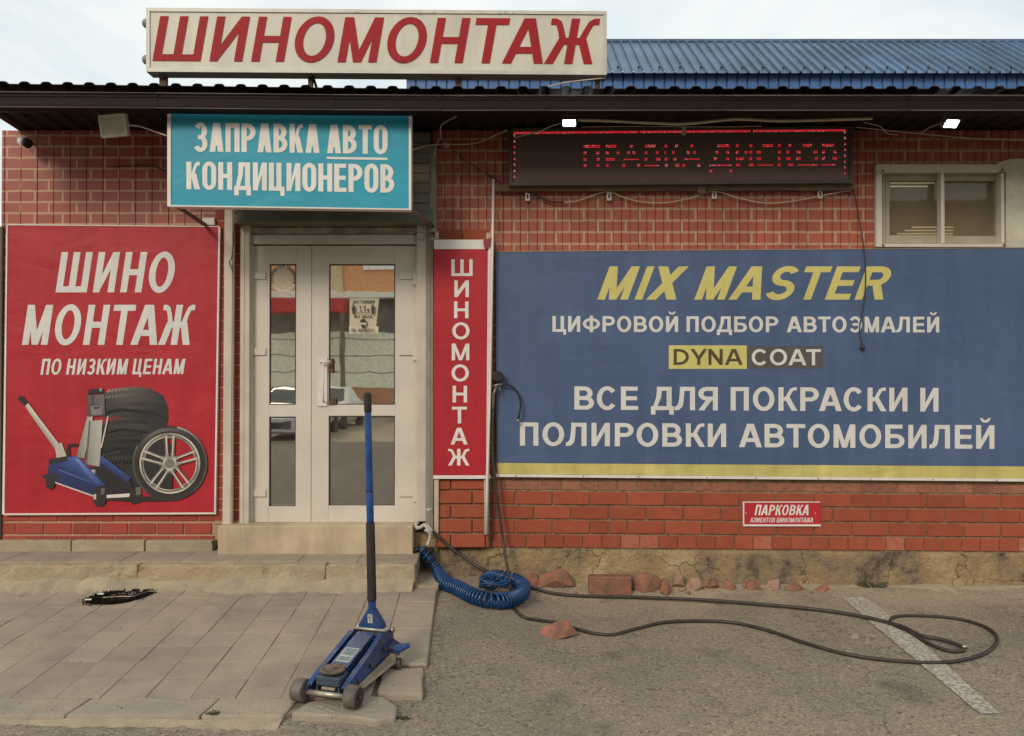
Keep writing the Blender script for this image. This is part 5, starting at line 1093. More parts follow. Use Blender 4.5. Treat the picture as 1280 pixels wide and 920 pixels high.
hose('inflator_hose', G1, .0105, M_hose, 'thin dark hose from the tyre gauge snaking across the asphalt in a loop')
G2 = [at(534, 657, -.12), at(560, 682, -.12), at(585, 700, -.15), at(604, 712, -.2)] + pathg([(640, 729), (668, 735), (690, 741), (730, 745), (800, 746.5), (880, 750), (960, 756), (1030, 763), (1080, 771), (1125, 782), (1150, 794), (1175, 799), (1192, 804), (1202, 808)], .02)
hose('air_hose', G2, .0115, M_hose, 'black air hose from the valve by the door running along the wall foot')
mb = MB(); e = gnd(1202, 808, az, .02); mb.cyl(e, e + Vector((.03, -.01, 0)), .013, 10); tag(mb.done('hose_coupling', mat('steel', (.35,)*3)), 'metal coupling on the free end of the black air hose', 'coupling')
# blue coil hose
M_coil = mat('blue_coil', (.005, .045, .14), .28, var=.2, scale=10)
P0 = [at(525, 683, -.13), at(530, 690, -.14), at(538, 700, -.15), at(546, 712, -.18)] + pathg([(556, 728), (572, 735)], .045) + pathg([(592, 745), (615, 751), (636, 750), (650, 744), (654, 735), (645, 726), (628, 721), (615, 721), (606, 727), (618, 732)], .05)
cl = spline(P0, 14)
dist = [0]
for a, b_ in zip(cl, cl[1:]): dist.append(dist[-1] + (b_ - a).length)
def pos(s_):
    for i in range(len(dist) - 1):
        if dist[i + 1] >= s_: t = (s_ - dist[i]) / (dist[i + 1] - dist[i]); return cl[i].lerp(cl[i + 1], t), (cl[i + 1] - cl[i]).normalized()
    return cl[-1], (cl[-1] - cl[-2]).normalized()
pts = []; s_ = 0; ph = 0; tot = dist[-1]; nn_ = None
while s_ < tot:
    p, t = pos(s_); 
    if nn_ is None: nn_ = t.orthogonal().normalized()
    nn_ = (nn_ - t * nn_.dot(t)).normalized(); bn_ = t.cross(nn_)
    pitch = .042 if s_ < .26 else (.036 if s_ < .34 else (.033 if s_ < .75 else .0285))
    rad = .034 + .013 * sstep(.2, .45, s_) - .012 * sstep(tot - .5, tot, s_)
    pts.append(p + (nn_ * math.cos(ph) + bn_ * math.sin(ph)) * rad); ph += 2 * math.pi / 14; s_ += pitch / 14
ch_ = thing('coiled_hose', P0[-1], 'bright blue spiral air hose lying in a coil at the wall foot', 'hose')
mb = MB(); mb.tube(pts, .0078, 6); mb.done('coil', M_coil, ch_)
mb = MB()
c = gnd(622, 728, az, .08); 
for k in range(5):
    q = []; a0 = random.uniform(0, 6); r_ = random.uniform(.06, .10)
    for j in range(14): a = a0 + j * .5; q.append(c + Vector((math.cos(a) * r_ * 1.2 - .02, math.sin(a) * r_ * .6, .02 * math.sin(a * 2 + k) + .03 * math.cos(a + k))))
    mb.tube(spline(q, 3), .0062, 6)
mb.done('loose_turns', M_coil, ch_)
# valve and pipe stub, junction box at wall foot
vt = thing('air_valve', at(530, 665, -.1), 'grey painted pipe valve with dangling lever at the right foot of the door', 'valve')
M_pipe = mat('painted_pipe', (.48, .43, .38), .45, var=.2, scale=20, bump=.2)
mb = MB(); mb.tube(spline([at(520, 655, -.05), at(521, 660, -.1), at(526, 659, -.12), at(532, 656, -.13), at(540, 664, -.12)], 6), .014, 10); mb.done('pipe', M_pipe, vt)
mb = MB(); mb.tube(spline([at(531, 662, -.13), at(537, 666, -.13), at(537, 673, -.13), at(534, 682, -.13)], 5), [.011] * 16, 8); mb.done('elbow', M_pipe, vt)
mb = MB(); mb.cyl(at(529, 655, -.145), at(541, 669, -.15), .006, 8); mb.done('lever', M_pipe, vt)
mb = MB(); mb.cyl(at(535, 637, -.13), at(542, 637, -.06), .009, 10); tag(mb.done('pipe_stub', M_pipe), 'short grey bolt stub sticking out of the shutter guide', 'pipe stub')
mb = MB(); mb.tube([at(537.5, 298.5, -.11), at(543, 298.5, -.11)], .008, 8); tag(mb.done('pipe_stub', M_pipe), 'short grey bolt stub beside the top of the vertical banner', 'pipe stub')
jb = thing('junction_box', at(527, 712, -.08), 'dark open box at the wall foot where the blue coil hose starts', 'box')
a, b_ = at(514, 686, -.1), at(540, 709, -.1)
mb = MB(); mb.box((a.x, -.1, b_.z), (b_.x, -.04, a.z)); mb.done('back_box', M_black, jb)
mb = MB(); mb.box((a.x, -.13, a.z - .01), (b_.x, -.1005, a.z)); mb.box((a.x, -.13, b_.z), (a.x + .01, -.1005, a.z - .0105)); mb.box((b_.x - .01, -.13, b_.z), (b_.x, -.1005, a.z - .0105)); mb.done('rim', M_dark, jb)
mb = MB(); p = at(517, 668, -.06); q = at(543, 740, -.02); mb.box((p.x, -.039, .0), (q.x + .03, .05, p.z), .01); mb.rough(.006, 8); mb.done('wall_stub', M_plinth, bld)
mb = MB(); mb.prism([(v.x, v.y, .0) for v in (at(518, 720, YB + .02), at(547, 720, YB + .02), at(560, 720, -.04), at(520, 720, -.04))], (0, 0, .15)); mb.rough(.006, 7); mb.done('concrete_corner', M_ochre, bld)

# ------------------------------------------------------------------ rubble
M_rock = mat('brick_rubble', (.29, .12, .072), .95, col2=(.14, .075, .055), scale=14, bump=.7, bscale=45, rand=.12)
M_rockp = mat('pale_rubble', (.36, .25, .18), .95, col2=(.22, .11, .075), scale=12, bump=.7, bscale=45)
def rock(px, py, wpx, hpx, label, seed, m=None, boxy=False, dep=.8, pts=14):
    c = gnd(px, py, az); sc_ = F / (c.y + CD); w_, h_ = wpx / sc_, hpx / sc_; rnd = random.Random(seed); mb = MB()
    d_ = min(w_ * dep, .13)
    if py < 760: c.y = min(c.y, -.075 - d_ * .6); c.x = (px - CX) / F * (c.y + CD); c.z = az(c.x, c.y)
    if boxy:
        mb.box((c.x - w_/2, c.y, c.z - .01), (c.x + w_/2, c.y + .10, c.z + h_), .007, M=None); 
        bmesh.ops.subdivide_edges(mb.bm, edges=[e for e in mb.bm.edges if e.calc_length() > .06], cuts=4); mb.rough(.004, 9, seed)
    else:
        for _ in range(pts - 1):
            a = rnd.uniform(0, 6.283); zz = rnd.choice((rnd.uniform(0, .25), rnd.uniform(.3, .8), rnd.uniform(.75, .95))); r = (1 - .5 * zz ** 2) * rnd.uniform(.8, 1)
            mb.bm.verts.new((c.x + math.cos(a) * r * w_ / 2, c.y + d_ / 2 + math.sin(a) * r * d_ / 2, c.z - .005 + zz * h_))
        px0 = rnd.uniform(-.2, .15) * w_
        for q_ in (0, 1, 2): mb.bm.verts.new((c.x + px0 + rnd.uniform(0, .22) * w_, c.y + d_ * rnd.uniform(.3, .7), c.z + h_ * rnd.uniform(.9, 1)))
        mb.bm.verts.new((c.x - w_ / 2, c.y + d_ * .5, c.z + .2 * h_)); mb.bm.verts.new((c.x + w_ / 2, c.y + d_ * .5, c.z + .15 * h_))
        r = bmesh.ops.convex_hull(mb.bm, input=mb.bm.verts[:]); bmesh.ops.delete(mb.bm, geom=[v for v in mb.bm.verts if not v.link_faces], context='VERTS')
        bmesh.ops.triangulate(mb.bm, faces=mb.bm.faces[:])
        bmesh.ops.subdivide_edges(mb.bm, edges=[e for e in mb.bm.edges if e.calc_length() > .03], cuts=2); mb.rough(.0022, 60, seed)
    o = mb.done('brick_rubble', m or M_rock, None, c); tag(o, label, 'brick fragment', 'brick rubble by the wall foot'); return o
rock(664, 730, 20, 17, 'flat brick shard leaning by the wall just right of the blue coil', 1)
rock(695, 737, 51, 26, 'large peaked brick lump, second from the blue coil', 2)
rock(763, 743, 53, 23, 'whole rectangular brick lying on its side by the wall', 3, boxy=True)
rock(811, 740, 44, 24, 'big rounded brick lump right of the whole brick', 4)
rock(832, 743, 15, 20, 'small upright brick wedge in front of the big rounded lump', 5)
rock(849, 737, 17, 20, 'pale-edged upright brick shard right of the small wedge', 16, M_rockp)
rock(871, 738, 25, 17, 'whitish faceted brick fragment near the middle of the rubble row', 7, M_rockp)
rock(892, 737, 18, 14, 'greyish brick fragment right of the whitish faceted one', 8)
rock(912, 738, 21, 11, 'low flat brick fragment before the gap in the rubble row', 9)
rock(942, 736, 22, 13, 'reddish brick chip just after the gap in the rubble row', 10)
rock(969, 736, 20, 13, 'pinkish grey pyramid-shaped brick fragment', 11, M_rockp)
rock(996, 737, 27, 10, 'wide low brick fragment right of the pyramid-shaped one', 12)
rock(1030, 740, 22, 8, 'dark red brick chips at the right end of the rubble row', 13)
rock(699, 800, 49, 23, 'lone orange brick lump lying forward on the asphalt beside the hose', 14)
rock(1071, 799, 11, 6, 'tiny grey pebble left of the white parking line', 15, mat('grey_pebble', (.28, .24, .19), .9))
for (sd_, px_, py_) in ((31, 720, 741), (32, 860, 741), (33, 950, 738), (34, 1015, 741)):
    rock(px_, py_, 7, 4, {31: 'tiny brick crumb between the peaked lump and whole brick', 32: 'tiny brick crumb below the pale-edged upright shard', 33: 'tiny brick crumb beside the reddish chip', 34: 'tiny brick crumb before the dark red chips'}[sd_], sd_)
# mortar and brick crumbs under the rubble row
mb = MB(); rnd = random.Random(77)
for _ in range(260):
    x = rnd.choice((rnd.uniform(0, 2.4), rnd.uniform(.05, 1.6))); y = -.05 - abs(rnd.gauss(0, .07)); z = az(x, y); s_ = rnd.uniform(.004, .012); mi = rnd.choice((0, 0, 1, 2)); a = rnd.uniform(0, 6)
    v = [mb.bm.verts.new((x + math.cos(a + k * 1.57) * s_ * rnd.uniform(.6, 1.3), y + math.sin(a + k * 1.57) * s_ * rnd.uniform(.6, 1.2), z)) for k in range(4)] + [mb.bm.verts.new((x + rnd.uniform(-.3, .3) * s_, y, z + s_ * rnd.uniform(.7, 1.2)))]
    for k in range(4): mb.bm.faces.new((v[k], v[(k + 1) % 4], v[4])).material_index = mi
tag(mb.done('rubble_crumbs', [M_rock, M_rockp, mat('mortar_crumb', (.34, .28, .2), .95)]), 'small brick and mortar crumbs strewn along the wall foot', 'crumbs', kind='stuff')
# grit and crumbs scattered
mb = MB(); rnd = random.Random(5)
for _ in range(900):
    x, y = rnd.uniform(-.4, 4.2), rnd.choice((rnd.uniform(-.5, -.06), rnd.uniform(-2.6, -.1), rnd.uniform(-2.6, -.1))); z = az(x, y) + .008 * noise.noise(Vector((x * 1.3, y * 1.3, 0))); s_ = rnd.uniform(.0015, .005) * (1.3 if rnd.random() < .05 else 1); a = rnd.uniform(0, 3)
    v = [mb.bm.verts.new((x + math.cos(a + k * 2.09) * s_ * rnd.uniform(.7, 1.3), y + math.sin(a + k * 2.09) * s_ * rnd.uniform(.7, 1.3), z)) for k in range(3)] + [mb.bm.verts.new((x, y, z + s_ * 1.2))]; mi = rnd.choice((0, 0, 1, 2))
    for q in ((0, 1, 3), (1, 2, 3), (2, 0, 3)): mb.bm.faces.new([v[i] for i in q]).material_index = mi
tag(mb.done('grit', [mat('grit_grey', (.22, .18, .14), .95), mat('grit_dark', (.06, .05, .04), .95), mat('grit_pale', (.42, .36, .28), .95)]), 'loose grit and crumbs scattered over the asphalt', 'grit', kind='stuff')
mb = MB()
for _ in range(420):
    x, y = rnd.uniform(-4, -.5), rnd.choice((rnd.uniform(-.62, -.50), rnd.uniform(-2.4, -.5), rnd.uniform(-2.35, -2.2))); z = zp(y); s_ = rnd.uniform(.0015, .005); a = rnd.uniform(0, 3)
    v = [mb.bm.verts.new((x + math.cos(a + k * 2.09) * s_, y + math.sin(a + k * 2.09) * s_, z)) for k in range(3)] + [mb.bm.verts.new((x, y, z + s_ * 1.1))]; mi = rnd.choice((0, 1, 1, 2))
    for q in ((0, 1, 3), (1, 2, 3), (2, 0, 3)): mb.bm.faces.new([v[i] for i in q]).material_index = mi
tag(mb.done('grit', [MATS['grit_grey'], MATS['grit_dark'], MATS['grit_pale']]), 'loose grit scattered over the tiled pavement', 'grit', kind='stuff')
# black patch of rubber crumbs with glinting clips
c0 = gnd(150, 746, zp)
mb = MB(); rnd = random.Random(9)
for k in range(2600):
    a = rnd.uniform(0, 6.283); rr0 = abs(rnd.gauss(0, .10)); 
    edge = rnd.random() < .6
    r = (.82 + rnd.gauss(0, .13)) if edge else rnd.uniform(.0, 1.0)
    if not edge and rnd.random() < .6: continue
    x = c0.x + math.cos(a) * r * .19; y = c0.y + math.sin(a) * r * .17 + math.cos(a) * r * .04; s_ = rnd.uniform(.003, .008); z = zp(y) + rnd.uniform(.0005, .012)
    v = [mb.bm.verts.new((x + math.cos(a * 3 + j * 2.09) * s_, y + math.sin(a * 3 + j * 2.09) * s_, z)) for j in range(3)] + [mb.bm.verts.new((x, y, z + s_))]
    for q in ((0, 1, 3), (1, 2, 3), (2, 0, 3)): mb.bm.faces.new([v[i] for i in q])
for k in range(420):
    a = rnd.uniform(0, 6.283); r = math.sqrt(rnd.uniform(0, 1)); x = c0.x + .03 + math.cos(a) * r * .12; y = c0.y + .03 + math.sin(a) * r * .09; s_ = rnd.uniform(.002, .006); z = zp(y) + rnd.uniform(.0005, .004)
    v = [mb.bm.verts.new((x + math.cos(a * 3 + j * 2.09) * s_, y + math.sin(a * 3 + j * 2.09) * s_, z)) for j in range(3)] + [mb.bm.verts.new((x, y, z + s_))]
    for q in ((0, 1, 3), (1, 2, 3), (2, 0, 3)): mb.bm.faces.new([v[i] for i in q]).material_index = rnd.choice((0, 1, 1))
n_ = 48; ring_ = [(c0.x + math.cos(t) * .18 * (1 + .06 * math.sin(5 * t) + .04 * math.sin(11 * t)), c0.y + math.sin(t) * .16 * (1 + .1 * math.sin(4 * t)) + math.cos(t) * .04) for t in [2 * math.pi * k / n_ for k in range(n_)]]
inn = [(c0.x + .03 + (x - c0.x) * .62, c0.y + .03 + (y - c0.y) * .52) for x, y in ring_]
A = [mb.bm.verts.new((x, y, zp(y) + .003)) for x, y in ring_]; B = [mb.bm.verts.new((x, y, zp(y) + .003)) for x, y in inn]
Mi = [mb.bm.verts.new(((x + u) / 2, (y + v) / 2, zp(y) + .012)) for (x, y), (u, v) in zip(ring_, inn)]
for k in range(n_):
    j = (k + 1) % n_; mb.bm.faces.new((A[k], A[j], Mi[j], Mi[k])); mb.bm.faces.new((Mi[k], Mi[j], B[j], B[k]))
tag(mb.done('soot_patch', [mat('burnt_rubber', (.010, .009, .008), 1, var=.5, scale=60, bump=.8, spec=.1), mat('ash_grit', (.10, .085, .07), 1)], None, c0), 'round black patch of burnt rubber crumbs on the pavement tiles', 'burnt patch', kind='stuff')
bead = spline([gnd(*p, zp, .016) for p in ((128, 747), (150, 745.5), (165, 745.5), (176, 742), (186, 739), (192, 739.5))], 6)
mb = MB(); mb.tube(bead, .004, 5); tag(mb.done('wire_scrap', mat('steel', (.35,)*3)), 'thin bare wire curving across the black burnt patch', 'wire')
for i, (x_, y_, lb) in enumerate(((126, 743, 'upper'), (110.5, 750, 'left-hand'))):
    p = gnd(x_, y_, zp, .014); mb = MB(); mb.box((p.x - .02, p.y - .006, p.z), (p.x + .02, p.y + .006, p.z + .006), .001, M=None); mb.box((p.x + .012, p.y - .004, p.z + .006), (p.x + .02, p.y + .004, p.z + .009)); tag(mb.done('metal_clip', mat('bright_clip', (.75, .72, .68), .35)), lb + ' bright metal clip lying in the black burnt patch', 'clip')
# weeds
def weed(c, n, h, label, seed, spread=.03):
    rnd = random.Random(seed); mb = MB()
    for _ in range(n):
        a = rnd.uniform(0, 6.28); r = rnd.uniform(0, spread); b0 = c + Vector((math.cos(a) * r, math.sin(a) * r * .5, 0)); ln = h * rnd.uniform(.4, 1); d_ = Vector((math.cos(a) * .9, math.sin(a) * .5, rnd.uniform(.4, 1))).normalized(); sd_ = d_.cross(Vector((0, 0, 1))).normalized() * .003
        m_ = b0 + d_ * ln * .6; e = b0 + d_ * ln + Vector((0, 0, -ln * .25)); v = [mb.bm.verts.new(p) for p in (b0 - sd_, b0 + sd_, m_ + sd_ * 1.2, e, m_ - sd_ * 1.2)]; mb.bm.faces.new(v)
    return tag(mb.done('weed', mat('weed_green', (.075, .085, .035), .7, var=.3, scale=30), None, c), label, 'weed')
weed(gnd(265, 893, zp), 26, .028, 'small green tuft of grass in the kerb joint', 1, .022)
weed(gnd(1092, 734, az) + Vector((0, 0, .0)), 40, .1, 'small dark green weed growing at the foot of the plinth', 2, .07)
weed(at(269, 680, -.12), 30, .05, 'tiny weed beside the left end of the door step', 3, .015)
weed(gnd(502, 899, az), 30, .03, 'dry dark tuft at the broken kerb tip', 4, .03)
# post at far left
mb = MB(); p, q = at(-60, 283, -.02), at(3.0, 690, -.02); mb.box((p.x, -.02, .28), (at(8, 300, -.02).x - .03, .0, p.z), .003); 
tag(mb.done('side_panel', mat('brown_panel', (.085, .065, .045), .6, var=.2, scale=3, stretch=(8, 1, 1))), 'dark brown metal panel at the far left edge beside the red banner', 'panel')

# ------------------------------------------------------------------ trolley jack
fw = gnd(408, 881, zp); rw = gnd(470, 829, zp)
ax_ = Vector((fw.x - rw.x, fw.y - rw.y, 0)); LEN = ax_.length; ang = math.atan2(ax_.y, ax_.x) - math.pi / 2
base = Vector(((fw.x + rw.x) / 2, (fw.y + rw.y) / 2, .084))
tilt = 0
JM = Matrix.Translation(base) @ Matrix.Rotation(ang, 4, 'Z')
J = lambda x, y, z: JM @ Vector((x, y, z))   # +y points to the front wheels, camera side
jk = thing('trolley_jack', base, 'blue trolley jack with upright handle parked on the pavement edge', 'jack')
M_jb = mat('jack_blue', (.009, .055, .20), .36, col2=(.008, .035, .12), scale=9, bump=.06, rvar=.15, dust=(.055, .06, .075), dscale=16)
M_jbd = mat('jack_blue_dull', (.035, .055, .085), .6, col2=(.03, .05, .085), scale=12, bump=.15)
M_jw = mat('jack_wheel_steel', (.17, .14, .12), .6, col2=(.06, .05, .045), metal=.2, scale=14, bump=.15)
M_dust = mat('dusty_flange', (.33, .28, .2), .8, var=.25, scale=12)
hL_ = LEN / 2; FY = hL_ - .0; 
def side_plate(s):
    # outline in (y, z); front at +y
    o_ = [(FY - .03, .035), (FY + .015, .052), (FY + .012, .078), (FY - .05, .10), (.0, .158), (-FY + .11, .205), (-FY + .02, .205), (-FY - .03, .185), (-FY - .035, .10), (-FY + .06, .045), (.05, .035)]
    xf = lambda y: s * (.098 if y > 0 else .098) + s * (-.012) * max(0, -(y) / hL_)
    mb = MB(); mb.prism([J(xf(y), y, z) for y, z in o_], (JM.to_3x3() @ Vector((-s * .006, 0, 0))))
    # top flange
    for (y0, z0), (y1, z1) in (((FY + .0, .08), (FY - .05, .102)), ((FY - .05, .102), (.0, .160)), ((.0, .160), (-FY + .11, .207))):
        mb.prism([J(xf(y0) + s * .004, y0, z0), J(xf(y1) + s * .004, y1, z1), J(xf(y1) - s * .022, y1, z1), J(xf(y0) - s * .022, y0, z0)], (0, 0, .006))
    return mb
for s in (-1, 1):
    o = side_plate(s).done('side_plate', M_jb, jk)
    for (by, bz, br) in ((FY - .12, .075, .008), (.0, .10, .010), (-FY + .10, .13, .012)):
        mb = MB(); mb.cyl(J(s * .097, by, bz), J(s * .108, by, bz), br, 6); mb.done('bolt', mat('oily_bolt', (.12, .10, .085), .45, metal=.6), o)
    mb = MB(); mb.prism([J(s * .098, FY - .05, .03), J(s * .098, -FY + .04, .045), J(s * .13, -FY + .04, .045), J(s * .112, FY - .05, .03)], (0, 0, .006)); mb.prism([J(s * .1005, FY - .06, .037), J(s * .1005, -FY + .05, .052), J(s * .1005, -FY + .05, .085), J(s * .1005, FY - .1, .055)], JM.to_3x3() @ Vector((s * .002, 0, 0))); mb.done('lower_flange', M_dust, o)
# front wheels, axle
wr = .052
for s in (-1, 1):
    x0_ = s * .106; mb = MB(); xd = JM.to_3x3() @ Vector((s, 0, 0)); mb.lathe(J(x0_, FY, wr), xd, [(0, wr * .9), (.004, wr), (.052, wr * .97), (.060, wr * .86), (.061, wr * .45), (.056, wr * .4), (.056, .012), (.062, .011)], 28); wh = mb.done('wheel', M_jw, jk)
    mb = MB(); mb.lathe(J(s * .1665, FY, wr), xd, [(0, wr * .82), (.0015, wr * .8)], 24); mb.done('hub_cap', M_dark, wh)
    mb = MB(); mb.lathe(J(s * .168, FY, wr), xd, [(0, .012), (.008, .011), (.009, .004)], 12); mb.done('axle_nut', M_dark, wh)
mb = MB(); mb.cyl(J(-.104, FY, wr * .92), J(.104, FY, wr * .92), .0115, 14); mb.done('front_axle', mat('bare_axle', (.45, .40, .33), .4, metal=.5, var=.2, scale=20), jk)
# lifting arm: two cheeks + cover
def armz(y): return .118 + (.19 - .118) * (FY - .04 - y) / (LEN - .14)
mb = MB()
for s in (-1, 1): mb.prism([J(s * .047, FY - .035, .05), J(s * .047, FY - .035, .112), J(s * .047, -FY + .12, .188), J(s * .047, -FY + .12, .12)], JM.to_3x3() @ Vector((-s * .006, 0, 0)))
mb.prism([J(-.047, FY - .10, armz(FY - .10)), J(.047, FY - .10, armz(FY - .10)), J(.047, -FY + .11, .205), J(-.047, -FY + .11, .205)], (0, 0, .006)); mb.done('lift_arm', M_jb, jk)
mb = MB(); mb.box((-.062, FY - .095, .078), (.062, FY - .008, .122), .006, M=JM); mb.box((-.060, FY - .09, .045), (-.052, FY - .012, .0775), M=JM); mb.box((.052, FY - .09, .045), (.060, FY - .012, .0775), M=JM); mb.box((-.052, FY - .05, .045), (.052, FY - .014, .052), M=JM)
mb.done('saddle_mount', M_jbd, jk)
mb = MB(); mb.box((-.03, FY - .06, .056), (.04, FY - .02, .07), .003, M=JM); mb.done('linkage', M_dust, jk)
mb = MB(); mb.lathe(J(0, FY - .055, .122), (0, 0, 1), [(0, .035), (.012, .037), (.014, .058), (.024, .060), (.028, .054), (.026, .04), (.022, .035), (.022, .016), (.027, .012)], 28); mb.done('saddle', mat('saddle_iron', (.13, .095, .07), .75, var=.4, scale=30, bump=.4), jk)
# label on arm
lz = lambda y: .0068 + armz(FY - .10) + (.205 - armz(FY - .10)) * (FY - .10 - y) / (LEN - .21)
M_lab = mat('label_paper', (.5, .48, .42), .6); M_labg = mat('label_green', (.15, .22, .22), .6, var=.3, scale=60)
mb = MB(); y0_, y1_ = FY - .14, FY - .25
mb.quad(J(-.036, y0_, lz(y0_)), J(.036, y0_, lz(y0_)), J(.036, y1_, lz(y1_)), J(-.036, y1_, lz(y1_)))
def lab(x0, x1, ya, yb): mb.quad(J(x0, ya, lz(ya) + .0006), J(x1, ya, lz(ya) + .0006), J(x1, yb, lz(yb) + .0006), J(x0, yb, lz(yb) + .0006), mi=1)
lab(-.031, .031, y0_ - .006, y0_ - .04); lab(-.031, .031, y0_ - .05, y1_ + .006)
mb.done('label', [M_lab, M_labg], jk)
mb = MB(); mb.box((-.083, -FY + .08, .06), (.083, FY - .10, .068), .002, M=JM); mb.done('dark_gap_plate', M_dark, jk)  # dark plate added so the hollows beside the lift arm look shaded
# cross tube at rear, hydraulic block
mb = MB(); mb.cyl(J(-.088, -FY + .07, .212), J(.088, -FY + .07, .212), .007, 10); mb.done('cross_bar', mat('bare_axle', (.45,)*3), jk)
mb = MB(); mb.box((-.06, -FY - .02, .09), (.06, -FY + .06, .19), .01, M=JM); mb.cyl(J(0, -FY + .05, .14), J(0, .02, .12), .03, 16); mb.done('hydraulic_unit', M_jbd, jk)
mb = MB()
for s in (-1, 1): mb.cyl(J(s * .01, -FY + .07, .205), J(s * .03, -FY + .03, .215), .006, 8)
mb.done('linkage', mat('copper_link', (.3, .14, .07), .5, metal=.5), jk)
mb = MB()
for s in (-1, 1): mb.cyl(J(s * .088, -FY + .01, .2), J(s * .107, -FY + .01, .2), .013, 12)
mb.done('pivot_bolt', mat('steel', (.35,)*3), jk)
# rear wing + casters
for s in (-1, 1):
    mb = MB(); mb.prism([J(s * .086, -FY + .055, .115), J(s * .086, -FY - .03, .13), J(s * .14, -FY - .012, .112), J(s * .178, -FY - .03, .118), J(s * .182, -FY - .015, .108), J(s * .15, -FY + .04, .095)], (0, 0, .012)); mb.prism([J(s * .086, -FY + .055, .10), J(s * .15, -FY + .04, .085), J(s * .15, -FY + .04, .096), J(s * .086, -FY + .055, .116)], JM.to_3x3() @ Vector((0, -.01, 0))); mb.done('wing_bracket', M_jb, jk)
    cs = J(s * .138, -FY + .01, .03)
    mb = MB(); xd = JM.to_3x3() @ Vector((1, 0, 0)); mb.lathe(cs - xd * .012, xd, [(0, .026), (.003, .03), (.021, .03), (.024, .026)], 20); ca = mb.done('caster_wheel', M_jw, jk)
    mb = MB()
    for t in (-1, 1): mb.prism([cs + xd * t * .017 + Vector(v) for v in ((-.0, -.012, -.006), (0, .012, -.006), (0, .022, .068), (0, -.016, .068))], xd * .003)
    mb.cyl(cs - xd * .022, cs + xd * .022, .006, 8); mb.done('caster_fork', M_dust, ca)
# handle socket and handle
hb = J(0, -FY + .04, .215); htop = at(459.3, 485, hb.y - .0); hd = (htop - hb); 
def hp(t): return hb + hd * t
mb = MB(); u = (JM.to_3x3() @ Vector((1, 0, 0)));
yb_ = JM.to_3x3() @ Vector((0, 1, 0))
vs = []
for (z, hw_, hd_) in ((0.0, .066, .024), (.02, .062, .024), (.088, .02, .02), (.094, .02, .02)):
    c = hb + hd.normalized() * z; vs.append([mb.bm.verts.new(c + u * a * hw_ + yb_ * b_ * hd_) for a, b_ in ((-1, -1), (1, -1), (1, 1), (-1, 1))])
for a, b_ in zip(vs, vs[1:]):
    for k in range(4): mb.bm.faces.new((a[k], a[(k+1) % 4], b_[(k+1) % 4], b_[k]))
mb.bm.faces.new(vs[0][::-1]); mb.bm.faces.new(vs[-1]); hs = mb.done('handle_socket', M_jb, jk)
mb = MB(); cc = hb + hd.normalized() * .05 + yb_ * .024
q = [cc + u * a * .013 + hd.normalized() * b_ * .022 for a, b_ in ((-1, -1), (1, -1), (1, 1), (-1, 1))]; mb.quad(*[p + yb_ * .0015 for p in q])
for (a0, a1, b0, b1) in ((-.6, .5, .55, .75), (-.6, .2, .1, .3), (.3, .6, -.1, .75), (-.6, .5, -.4, -.2), (-.5, -.2, -.8, -.5), (.1, .5, -.8, -.55)):
    mb.quad(*[cc + u * a * .013 + hd.normalized() * b_ * .022 + yb_ * .0022 for a, b_ in ((a0, b0), (a1, b0), (a1, b1), (a0, b1))], mi=1)
mb.done('label', [M_lab, M_black], hs)
Lh = hd.length
def hseg(a, b_, r0, r1, name, m, parent, rings=False):
    mb = MB(); mb.lathe(hp(a), hd, [(0, r0 * .96), (.004, r0), ((b_ - a) * Lh - .004, r1), ((b_ - a) * Lh, r1 * .96)], 20); return mb.done(name, m, parent)
M_hb = mat('handle_blue', (.010, .055, .20), .35, var=.25, scale=20)
hn = hseg(.075, .115, .020, .020, 'handle', M_hb, jk)
hseg(.108, .122, .022, .022, 'collar', M_jb, hn)
hseg(.11, .435, .0235, .0225, 'lower_grip', mat('foam_grip', (.022, .018, .017), .8, var=.3, scale=30, bump=.3), hn)
hseg(.436, .565, .0185, .0185, 'tube', M_hb, hn); hseg(.566, .568, .019, .019, 'tube_ring', M_black, hn); hseg(.5685, .918, .0175, .0170, 'tube', M_hb, hn)
mb = MB(); mb.lathe(hp(.9), hd, [(0, .0185), (.01, .0195), (.085, .0195), (.097, .017), (.1, .01)], 20); mb.done('top_grip', MATS['foam_grip'], hn)

# ------------------------------------------------------------------ the far side of the yard (what the door glass mirrors)
def mir(px, py, D):    # a point seen by mirror in the door glass at virtual distance D
    p = at(px, py, D - CD); return Vector((p.x, -(D - CD) + .09, p.z))
ob = thing('opposite_building', (-8, -39.5, 0), 'orange building with pale panel wall across the yard behind the camera', 'building')
Dm = 45
def mbox(mb, x0, y0, x1, y1, D, dep, mi=0):
    a, b_ = mir(x0, y0, D), mir(x1, y1, D); mb.box((a.x, a.y, a.z), (b_.x, a.y - dep, b_.z), 0, mi)
mb = MB(); mbox(mb, -300, 250, 1500, 366, Dm, 6); mb.done('wall', mat('salmon_wall', (.68, .33, .16), .8), ob)
mb = MB(); mbox(mb, -300, 484, 1500, 513, Dm - .05, 5.9); mb.done('base_wall', mat('salmon_base', (.50, .24, .12), .8), ob)
mb = MB(); mbox(mb, -300, 364, 1500, 372, Dm - 1.2, 1.1); mb.done('canopy', mat('pale_canopy', (.8, .78, .7), .6), ob)
mb = MB(); mbox(mb, -300, 372, 1500, 415, Dm - .02, 6); mb.done('grey_wall_band', mat('grey_wall', (.16, .15, .14), .9), ob)  # dark grey band of wall below the canopy
for y0_, y1_ in ((415, 423), (424, 444.5), (445.5, 464.5), (465.5, 484)):
    mb = MB(); mbox(mb, -300, y0_, 1500, y1_, Dm - .1, 5); mb.done('wall_panel', mat('pale_panel', (.85, .84, .68), .6), ob)
